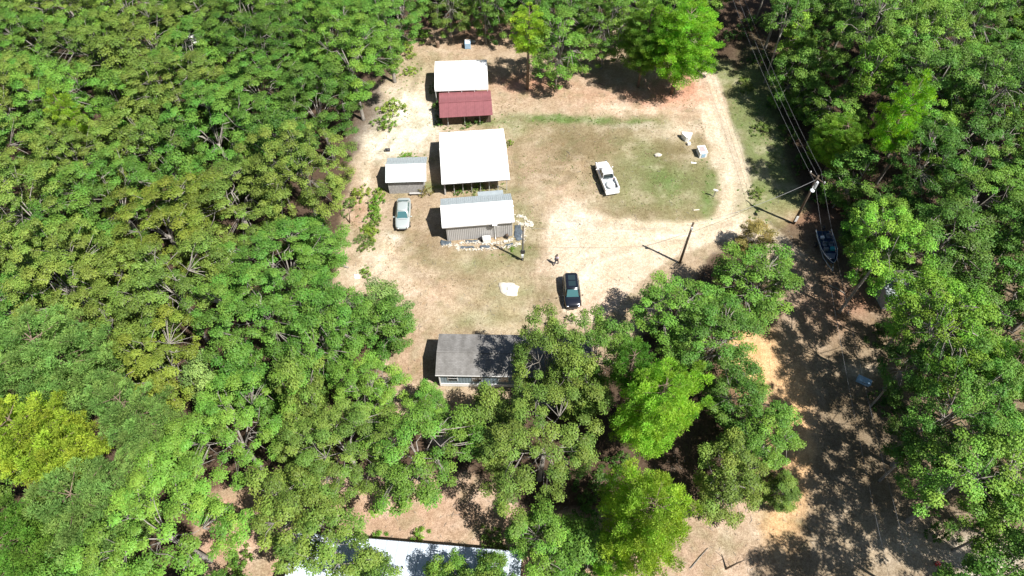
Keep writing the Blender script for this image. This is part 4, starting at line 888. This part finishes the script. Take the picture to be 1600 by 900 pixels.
MB().box((0, -.15, 6.3), (.2, .15, .3)).build("bracket", MATS["galv_light"], oB); MB().tube([(-.9, -.9, -.1), (0, 0, 6.3)], .015, 4).build("guy_wire", MATS["wire"], oB)
oC, tC = pole((1240, 349), 8.0, .17, "pale-topped utility pole with a lamp beside the shaded road")
MB().box((0, 0, 7.6), (.12, 2.2, .12), .6).build("crossarm", MATS["pole_wood"], oC)
for k in (-1, 0, 1): MB().tube([(-.55 * k * 1.0, .8 * k, 7.66), (-.55 * k, .8 * k, 7.86)], .06, 6).build("insulator", MATS["white_paint"], oC)
MB().tube([(.16, -.1, 6.2), (.16, -.1, 7.1)], .2, 10).build("transformer", MATS["galv_light"], oC)
MB().tube([(0, 0, 6.6), (-.35, -.6, 6.8), (-.45, -.9, 6.75)], .03, 5).build("lamp_arm", MATS["galv_light"], oC); MB().ball((-.45, -.95, 6.68), (.26, .3, .12), 8, 5).build("lamp_head", MATS["lamp_glass"], oC, True)
MB().box((-.02, -.18, 1.0), (.28, .05, .9)).build("pole_guard", MATS["white_paint"], oC)
far = G(1130, -70, 8.0); near = G(1415, 930, 8.0)
def wire(a, b_, sag, label, r=.02, cat="wire", group="overhead wires along the road"):
    m = MB(); pts = []
    for i in range(25):
        t = i / 24; p = a.lerp(b_, t); p.z -= sag * 4 * t * (1 - t); pts.append(p)
    m.tube(pts, r, 4, False); o = m.build("overhead_wire", MATS["wire"], None, True); tag(o, label, cat, group); return o
for k, nm in ((-1, "left"), (0, "middle"), (1, "right")):
    off = Vector((.55 * k * -1, .8 * k, 7.86 - 8)) * 1.0; off2 = Vector((.9 * k, 0, 0))
    wire(tC + Vector((-.55 * -k * 1.0, -.8 * -k, -.14)) * 1.0, far + off2, 1.0, f"{nm} one of three wires running up the shaded road from the lamp pole", .012)
for k, nm in ((-1, "left"), (1, "right")):
    wire(tC + Vector((.55 * k, -.8 * k * -1, -.14)), near + Vector((.9 * k, 0, 0)), .9, f"{nm} one of two wires running down the shaded road from the lamp pole", .009)
wire(tC + Vector((0, 0, -.6)), tB + Vector((0, 0, -.3)), .7, "pale thick cable from the lamp pole to the leaning driveway pole", .022)
wire(tB + Vector((0, 0, -.4)), tA + Vector((0, 0, -.2)), .6, "thin cable crossing the driveway to the light pole", .014)
wire(tA + Vector((0, 0, -.3)), on(gb, gb.W - .3, .2, 2.7), .1, "short service cable from light pole to the grey building", .014)
# bare snags
def snag(base, tip, label, H, r=.09, nm="bare_snag", cat="dead tree"):
    p = G(*base); q = G(*tip, H); o = empty(nm, p, 0, label, cat); d = q - p
    MB().tube([(0, 0, -.2), d * .5 + Vector((.05, .05, 0)), d], [r, r * .7, r * .3], 7).build("trunk", MATS["bark_brown"], o, True)
    for f, a in ((.45, 1.2), (.65, 4.0), (.8, 2.3)):
        s_ = d * f; MB().tube([s_, s_ + Vector((math.cos(a) * .5, math.sin(a) * .5, .4))], [r * .3, .012], 4).build("branch", MATS["bark_brown"], o, True)
    return o
snag((1133, 889), (1171, 872), "thin leaning bare trunk standing on the bottom brown yard", 2.6)
snag((1322, 459), (1350, 425), "dead leaning trunk in the shade below the boat", 4.0)
snag((546, 348), (545, 325), "thin dark bare trunk at the wood edge left of the shrub row", 2.2)
def log(a, b_, r, label, m_="bark_pale"):
    p, q = G(*a), G(*b_); o = MB().tube([p + Vector((0, 0, r)), (p + q) / 2 + Vector((.05, .08, r * 1.2)), q + Vector((0, 0, r * .8))], [r, r * .8, r * .5], 8).build("fallen_log", MATS[m_], None, True); tag(o, label, "log", "fallen logs and branches"); return o
log((1079, 888), (1107, 856), .045, "thin white branch lying beside the round bright pine")
log((1294, 446), (1320, 459), .07, "straight pale log in the shade below the boat")
log((522, 415), (545, 419), .14, "pale log at the wood edge left of the yard"); log((668, 66), (722, 62), .05, "long thin pole lying at the top of the clearing", "bark_brown")
log((925, 129), (945, 134), .07, "brown branch on the bare ground under the top trees", "bark_brown"); log((130, 862), (165, 874), .22, "thick pale trunk lying at the bottom left")
log((410, 870), (418, 800), .14, "log in the dark lower left gap", "bark_brown")
log((885, 236), (891, 243), .03, "short pale stick on the lawn left of the pickup")

# ------------------------------------------------------------------ small things in the yard
def stones(poly_pts, n, seed, label, sz=.085):
    r = random.Random(seed); m = MB(); tot = len(poly_pts)
    for i in range(n):
        k = r.randrange(tot - 1); t = r.random(); a = G(*poly_pts[k]); b_ = G(*poly_pts[k + 1]); p = a.lerp(b_, t) + Vector((r.gauss(0, .12), r.gauss(0, .12), 0)); s_ = sz * r.uniform(.5, 1.3)
        m.ball((p.x, p.y, .03 + s_ * .2), (s_, s_ * r.uniform(.6, 1), s_ * .45), 6, 4, .15)
    tag(m.build("border_stones", MATS["stone_pale"]), label, "stones", kind="stuff")
stones([(688, 384), (716, 383), (715, 390), (745, 390), (775, 388), (805, 384), (818, 378), (818, 352), (806, 345)], 330, 1, "pale stones edging the slate beds of the grey building")
stones([(718, 380), (745, 379), (765, 381), (790, 378), (803, 372)], 220, 2, "pale stones in the bed under the grey wall"); stones([(806, 336), (820, 340), (832, 352), (818, 350)], 120, 3, "loose pale rubble at the right corner of the grey building", .12)
def sheet(pl, label, mm, z=.02, seed=1, cat="ground sheet", group="slate-coloured ground sheets", nm="ground_sheet", bulge=.04):
    r = random.Random(seed); pts = []
    n = len(pl)
    for i in range(n):
        a = G(*pl[i]); b_ = G(*pl[(i + 1) % n])
        for k in range(4): pts.append(a.lerp(b_, k / 4) + Vector((r.gauss(0, .05), r.gauss(0, .05), 0)))
    c = sum(pts, Vector()) / len(pts); N = len(pts); vs = []; fs = []
    for j, f in enumerate((1.0, .97, .66, .33)):
        for p in pts: q = c.lerp(p, f); vs.append((q.x, q.y, z - .04 if j == 0 else z + (bulge if j > 1 else .02) * r.uniform(.3, 1.5)))
    vs.append((c.x, c.y, z + bulge))
    for j in range(3):
        for i in range(N): fs.append((j * N + i, j * N + (i + 1) % N, (j + 1) * N + (i + 1) % N, (j + 1) * N + i))
    for i in range(N): fs.append((3 * N + i, 3 * N + (i + 1) % N, 4 * N))
    o = MB().add(vs, fs).build(nm, MATS[mm], None, True); tag(o, label, cat, group); return o
sheet([(688, 375), (705, 377), (705, 382), (688, 384)], "square dark sheet at the left front corner of the grey building", "fabric_slate", .03, 1)
sheet([(716, 385), (740, 384), (742, 387), (717, 389)], "long dark strip in front of the grey building's left half", "fabric_slate", .03, 2)
sheet([(727, 376), (748, 375), (748, 378), (727, 380)], "dark strip close under the grey wall", "fabric_slate", .03, 3)
sheet([(750, 384), (765, 383), (766, 387), (750, 388)], "dark patch in front of the white box", "fabric_slate", .03, 4)
sheet([(805, 351), (812, 350), (817, 362), (816, 374), (808, 377), (803, 368)], "large oval dark sheet right of the grey building", "fabric_slate", .03, 5)
sheet([(788, 382), (802, 380), (802, 383), (789, 384)], "short dark strip near the light pole", "fabric_slate", .03, 6)
o = sheet([(780, 442), (800, 441), (812, 448), (808, 462), (790, 463), (781, 455)], "crumpled cream tarp with a white heap lying on the yard", "cream_sheet", .04, 9, "tarp", None, "crumpled_tarp", .22)
p = G(799, 453); m = MB(); m.ball((0, 0, .14), (.5, .45, .2), 9, 6, .15); m.ball((.45, -.1, .1), (.25, .3, .14), 8, 5, .1); tag(m.build("plastic_heap", MATS["white_paint"], None, True, (p.x, p.y, .12)), "white plastic heap on the crumpled cream tarp", "heap")
p = G(798, 450, .4); tag(MB().ball((0, 0, 0), (.12, .16, .06), 7, 4).build("teal_bowl", MATS["teal"], None, True, (p.x, p.y, .36)), "small teal bowl on top of the white heap", "bowl")
sheet([(552, 428), (562, 429), (561, 435), (553, 436)], "small white sheet at the wood edge left of the yard", "white_paint", .03, 12, "sheet", None, "plastic_sheet", .05)
p = on(gb, 4.95, -.30); root = empty("storage_box", (p.x, p.y, 0), gb.rz, "white storage box against the front of the grey building", "box")
bevel(MB().box((0, 0, .3), (.85, .6, .6)).build("base", MATS["white_paint"], root), .03); bevel(MB().box((0, 0, .64), (.9, .64, .08)).build("lid", MATS["white_paint"], root), .02)
for x_, lab in ((7.35, "dark planter pot by the right end of the grey wall"), (4.35, "dark gas bottle beside the white storage box")):
    p = on(gb, x_, -.05); o = empty("planter" if x_ > 5 else "gas_bottle", (p.x, p.y, 0), 0, lab, "pot" if x_ > 5 else "gas bottle")
    if x_ > 5:
        MB().tube([(0, 0, 0), (0, 0, .35), (0, 0, .38)], [.14, .2, .22], 10).build("pot", MATS["dark_plastic"], o); MB().ball((0, 0, .5), (.2, .2, .18), 8, 5, .25).build("plant", MATS["wood_dark"], o)
    else:
        MB().tube([(0, 0, 0), (0, 0, .1), (0, 0, .5), (0, 0, .62)], [.14, .16, .16, .07], 10).build("body", MATS["dark_plastic"], o); MB().tube([(0, 0, .62), (0, 0, .7)], .04, 6).build("valve", MATS["chrome"], o)
# bench at the plank shed
p = G(650, 305); root = empty("plank_bench", (p.x, p.y, 0), .02, "low plank bench in front of the grey plank shed", "bench")
MB().box((0, 0, .36), (1.5, .26, .05)).build("seat", MATS["wood_old"], root)
for x_ in (-.6, .6): MB().box((x_, 0, .17), (.06, .22, .34)).build("leg", MATS["wood_dark"], root)
p = G(606, 236); root = empty("barrel_and_can", (p.x, p.y, 0), 0, "dark barrel lying behind the plank shed's left corner", "barrel"); root.name = "oil_barrel"
MB().tube([(-.3, 0, .2), (.3, .05, .2)], .2, 12).build("drum", MATS["dark_plastic"], root, True); MB().tube([(-.31, 0, .2), (-.27, 0, .2)], .215, 12).build("rim", MATS["chrome"], root)
# white faceted thing and small block, small white kennel by the road
p = G(1072, 217); root = empty("tipped_table", (p.x, p.y, 0), -.1, "white faceted bin with ribbed lid on the lawn, upper of the pair", "bin")
pl = [(-.62, .42), (.62, .42), (.62, .1), (.15, -.55), (-.15, -.55), (-.62, .1)]; root.name = "faceted_bin"
MB().prism(pl, 0, .72).build("body", MATS["white_paint"], root); MB().prism([(a * 1.06, b_ * 1.06) for a, b_ in pl], .72, .78).build("lid", MATS["white_paint"], root)
for y_ in (.05, .22): MB().box((.1, y_, .8), (.9, .05, .04)).build("rib", MATS["pale_blue"], root)
p = G(1076, 226); tag(bevel(MB().box((0, 0, .17), (.42, .36, .34)).build("white_crate", MATS["white_paint"], None, False, (p.x, p.y, 0), .2), .03), "small white crate just below the faceted bin", "crate")
a = G(1091, 232); c_ = G(1098, 248); p = G(1095.5, 241); h = math.atan2(c_.y - a.y, c_.x - a.x) - math.pi / 2
root = empty("well_house", (p.x, p.y, 0), h, "small white hut with pinkish top panel beside the dirt road", "well house")
MB().box((0, 0, .4), (.95, 1.35, .8)).build("body", MATS["white_paint"], root); m = MB(); m.prism([(-.52, -.7), (.52, -.7), (.52, .7), (-.52, .7)], .8, .86); m.build("roof", MATS["white_paint"], root)
MB().box((.04, -.02, .885), (.62, .9, .05)).build("top_panel", MATS["pinkish_sheet"], root); MB().box((0, .69, .4), (.5, .03, .55)).build("hatch", MATS["pale_blue"], root)
p = G(1084, 255); tag(MB().prism([(-.35, -.05), (.3, -.1), (.35, .08), (-.1, .12), (-.3, .25)], 0, .05).build("white_scrap", MATS["white_paint"], None, False, (p.x, p.y, .0)), "white angular scrap left below the white hut", "scrap")
p = G(1115, 307); root = empty("mailbox", (p.x, p.y, 0), 1.2, "white mailbox on a short post at the road edge", "mailbox")
MB().box((0, 0, .5), (.1, .1, 1.0)).build("post", MATS["wood_old"], root)
m = MB(); prof = [(-.1, 0), (.1, 0), (.1, .12), (.07, .19), (0, .22), (-.07, .19), (-.1, .12)]; m.loft([[Vector((a, y, 1.0 + z)) for a, z in prof] for y in (-.27, .27)]); m.build("box", MATS["white_paint"], root); MB().box((.115, .1, 1.15), (.015, .12, .06)).build("flag", MATS["red_plastic"], root)
p = G(731, 74); root = empty("washing_machine", (p.x, p.y, 0), .05, "pale blue-white discarded washing machine in the shade above the carport", "appliance")
bevel(MB().box((0, 0, .45), (.85, .8, .9)).build("body", MATS["pale_blue"], root), .03); MB().box((0, -.05, .915), (.6, .5, .03)).build("lid", MATS["white_paint"], root); MB().box((0, .33, .98), (.8, .1, .14)).build("control_panel", MATS["white_paint"], root)
p = G(737, 65); m = MB()
for i in range(7): m.ball((random.uniform(-.5, .5), random.uniform(-.3, .3), .1), (random.uniform(.15, .3), .2, .14), 6, 4, .2)
tag(m.build("rubble_heap", MATS["stone_pale"], None, False, (p.x, p.y, 0)), "pale rubble heap beside the discarded washing machine", "rubble")
p = G(684, 73); root = empty("burn_barrel", (p.x, p.y, 0), 0, "rusty brown burn barrel near the top of the clearing", "barrel")
m = MB(); m.tube([(0, 0, 0), (0, 0, .85)], .29, 14, False); m.tube([(0, 0, .85), (0, 0, .1)], .27, 14); m.build("drum", MATS["soil"], root)
for z_ in (.28, .57, .85): MB().tube([(0, 0, z_ - .015), (0, 0, z_ + .015)], .305, 14, False).build("hoop", MATS["wood_dark"], root)
a = G(1339, 592); c_ = G(1357, 600); p = G(1348, 597); root = empty("chest_freezer", (p.x, p.y, 0), math.atan2(c_.y - a.y, c_.x - a.x), "pale blue flat slab-like chest lying in the dark shade, right", "chest")
bevel(MB().box((0, 0, .22), (1.3, .62, .44)).build("body", MATS["pale_blue"], root), .03); bevel(MB().box((0, 0, .47), (1.36, .68, .06)).build("lid", MATS["pale_blue"], root), .02); MB().box((0, -.35, .42), (.25, .03, .04)).build("handle", MATS["dark_plastic"], root)
for px, py, lab, mm in ((498, 5, "salmon-red object glimpsed in the top left canopy gap", "salmon"), (1463, 882, "red bucket in the lower right shade", "red_plastic")):
    H_ = 12.2 if py < 10 else 0
    p = G(px, py, H_)
    if H_ == 0:
        root = empty("bucket", (p.x, p.y, 0), 0, lab, "bucket"); MB().tube([(0, 0, 0), (0, 0, .4)], [.15, .2], 10).build("pail", MATS[mm], root); MB().tube([(-.2, 0, .4), (0, 0, .62), (.2, 0, .4)], .01, 4).build("handle", MATS["chrome"], root)
# lawn rocks
m = MB()
p = G(1028, 243); m.ball((0, 0, .1), (.5, .35, .2), 8, 5, .15); tag(m.build("boulder", MATS["stone_pale"], None, False, (p.x, p.y, 0)), "pinkish grey rock in the green patch of the lawn", "rock")
p = G(1088, 329); tag(MB().tube([(-.35, 0, .07), (.35, .08, .07)], .07, 6).build("white_pipe_piece", MATS["cream_sheet"], None, False, (p.x, p.y, 0)), "short pale board at the lower right edge of the lawn", "board")
p = G(908, 350); tag(MB().ball((0, 0, .05), (.2, .15, .1), 7, 4, .15).build("pale_rock", MATS["stone_pale"], None, False, (p.x, p.y, 0)), "small pale rock at the driveway edge below the pickup", "rock")

# ------------------------------------------------------------------ person
def person(base, face, label):
    p = G(*base); root = empty("person", (p.x, p.y, 0), face, label, "person")
    def skin_obj(name, chains, mm, lvl=2, parent=root, root_i=0):
        vs = []; es = []; rad = []
        for ch in chains:
            prev = ch[0] if isinstance(ch[0], int) else None
            pts = ch[1:] if prev is not None else ch
            for q in pts:
                vs.append(q[:3]); rad.append(q[3]); i = len(vs) - 1
                if prev is not None: es.append((prev, i))
                prev = i
        me = bpy.data.meshes.new(name); me.from_pydata(vs, es, []); o = bpy.data.objects.new(name, me); COL.objects.link(o); o.parent = parent
        sk = o.modifiers.new("skin", 'SKIN'); sk.use_smooth_shade = True
        me.skin_vertices.new() if not me.skin_vertices else None
        sv = me.skin_vertices[0].data
        for i, r_ in enumerate(rad):
            sv[i].radius = (r_, r_); sv[i].use_root = (i == root_i)
        subsurf(o, lvl); me.materials.append(MATS[mm]); return o
    # vertex numbering: 0 pelvis,1 waist,2 chest,3 neck,4 head low,5 head top
    sk = [[(0, 0, .95, .15), (0, .01, 1.15, .14), (0, .02, 1.36, .15), (0, .03, 1.50, .055), (0, .05, 1.60, .085), (0, .05, 1.70, .08)],
          [0, (.10, 0, .90, .10), (.12, .18, .50, .062), (.12, .12, .12, .042), (.13, .26, .05, .036)],
          [0, (-.10, 0, .90, .10), (-.12, -.02, .49, .062), (-.12, -.32, .16, .042), (-.13, -.22, .06, .036)],
          [2, (.19, .02, 1.40, .062), (.24, -.10, 1.14, .045), (.25, -.02, .90, .032), (.25, .0, .83, .03)],
          [2, (-.19, .02, 1.40, .062), (-.25, .10, 1.15, .045), (-.24, .30, 1.0, .032), (-.24, .36, .96, .03)]]
    body = skin_obj("body", sk, "skin")
    for cx, cy, cz, dy, dz in ((.25, .01, .80, .1, -1), (-.24, .39, .94, .9, -.4)):
        d = Vector((0, dy, dz)).normalized(); ch = []
        for k, (o_, L) in enumerate(((-.03, .075), (-.01, .085), (.01, .08), (.03, .065))):
            b0 = Vector((cx + o_, cy, cz)); b1 = b0 + d * L * .55; b2 = b1 + (d + Vector((0, .5, -.1))).normalized() * L * .45; ch.append([(*b0, .009), (*b1, .009), (*b2, .007)])
        b0 = Vector((cx - .03, cy + .01, cz + .03)); b1 = b0 + Vector((-.02, .03, 0)) + d * .02; ch.append([(*b0, .010), (*b1, .010), (*(b1 + d * .03), .008)])
        for c in ch: skin_obj("finger", [c], "skin", 1, body)
    skin_obj("shirt", [[(0, 0, .98, .162), (0, .01, 1.15, .155), (0, .02, 1.36, .165), (0, .03, 1.46, .09)], [2, (.19, .02, 1.40, .078), (.225, -.05, 1.24, .066)], [2, (-.19, .02, 1.40, .078), (-.23, .06, 1.25, .066)]], "shirt", 1)
    skin_obj("trousers", [[(0, 0, .96, .166)], [0, (.10, 0, .88, .112), (.12, .18, .50, .078), (.12, .12, .14, .06)], [0, (-.10, 0, .88, .112), (-.12, -.02, .49, .078), (-.12, -.32, .18, .06)]], "jeans", 1)
    for x_, y_, z_ in ((.13, .22, .04), (-.13, -.24, .06)): MB().ball((x_, y_, z_), (.055, .14, .05), 8, 5).build("shoe", MATS["dark_plastic"], root, True)
    MB().ball((0, .03, 1.71), (.105, .115, .10), 10, 6).build("hair", MATS["hair"], root, True)
    MB().ball((0, .145, 1.63), (.014, .022, .022), 6, 4).build("nose", MATS["skin"], root, True)
    for sx in (-1, 1): MB().ball((sx * .095, .04, 1.64), (.012, .022, .03), 6, 4).build("ear", MATS["skin"], root, True); MB().ball((sx * .033, .13, 1.665), .012, 6, 4).build("eye", MATS["hair"], root, True)
    MB().box((0, .133, 1.60), (.045, .012, .01)).build("mouth", MATS["salmon"], root)
person((869, 413), -.6, "person in pale shirt and dark trousers walking above the black car")

# ------------------------------------------------------------------ labels for the trees of the woods
LM = [("the silver sedan", 629, 332), ("the red-roofed shed", 727, 165), ("the plank shed", 635, 265), ("the camper in the woods", 338, 410), ("the small yellow-green treetop", 120, 200), ("the top left corner", 0, 0), ("the pale hut roof", 302, 66),
      ("the wide grey-green pine", 88, 565), ("the yellowish olive oak", 255, 568), ("the mobile home", 790, 560), ("the bottom building's left end", 450, 860), ("the broad olive oak", 540, 700), ("the bottom left corner", 0, 900), ("the grey-green pine below the yellow pine", 145, 795),
      ("the top right corner", 1600, 0), ("the tall bare-trunk pine", 1400, 195), ("the tin-roofed hut", 1408, 452), ("the boat", 1292, 388), ("the pale blue chest", 1348, 597), ("the bottom right corner", 1600, 900), ("the large bright pine", 1068, 55), ("the right edge's middle", 1600, 450),
      ("the carport", 720, 118), ("the left edge's middle", 0, 380), ("the roadside lamp pole", 1268, 300), ("the top edge's left quarter", 480, 0), ("the top edge's right quarter", 1350, 0), ("the red bucket", 1463, 882), ("the right woods' centre", 1500, 620), ("the right woods' upper centre", 1520, 200)]
DIR = ["right", "lower right", "below", "lower left", "left", "upper left", "above", "upper right"]
ORD = ["nearest", "second", "third", "fourth", "fifth", "sixth", "seventh", "eighth", "ninth", "tenth", "eleventh", "twelfth", "thirteenth", "fourteenth"]
bins = {}
for t in TREES:
    if t['label']: continue
    j = min(range(len(LM)), key=lambda k: (LM[k][1] - t['px']) ** 2 + (LM[k][2] - t['py']) ** 2)
    a = math.atan2(t['py'] - LM[j][2], t['px'] - LM[j][1]); d = int(round(a / (math.pi / 4))) % 8
    bins.setdefault((j, d), []).append((math.hypot(t['px'] - LM[j][1], t['py'] - LM[j][2]), id(t), t))
for (j, d), l in bins.items():
    for k, (_, _, t) in enumerate(sorted(l, key=lambda e: e[:2])):
        side = {'above': 'above', 'below': 'below'}.get(DIR[d], 'to the ' + DIR[d] + ' of')
        t['label'] = f"{t['hue']} {t['kind']}, {ORD[min(k, 13)]} {side} {LM[j][0]}"
for t in TREES:
    tag(t['o'], t['label'], t['cat'], {'oak': 'broadleaf trees around the clearing', 'pine': 'pines among the broadleaf trees', 'bush': 'shrubs around the sheds and wood edges'}[t['kind']])
print("TREES", len(TREES), "oaks/pines", sum(t['kind'] != 'bush' for t in TREES))
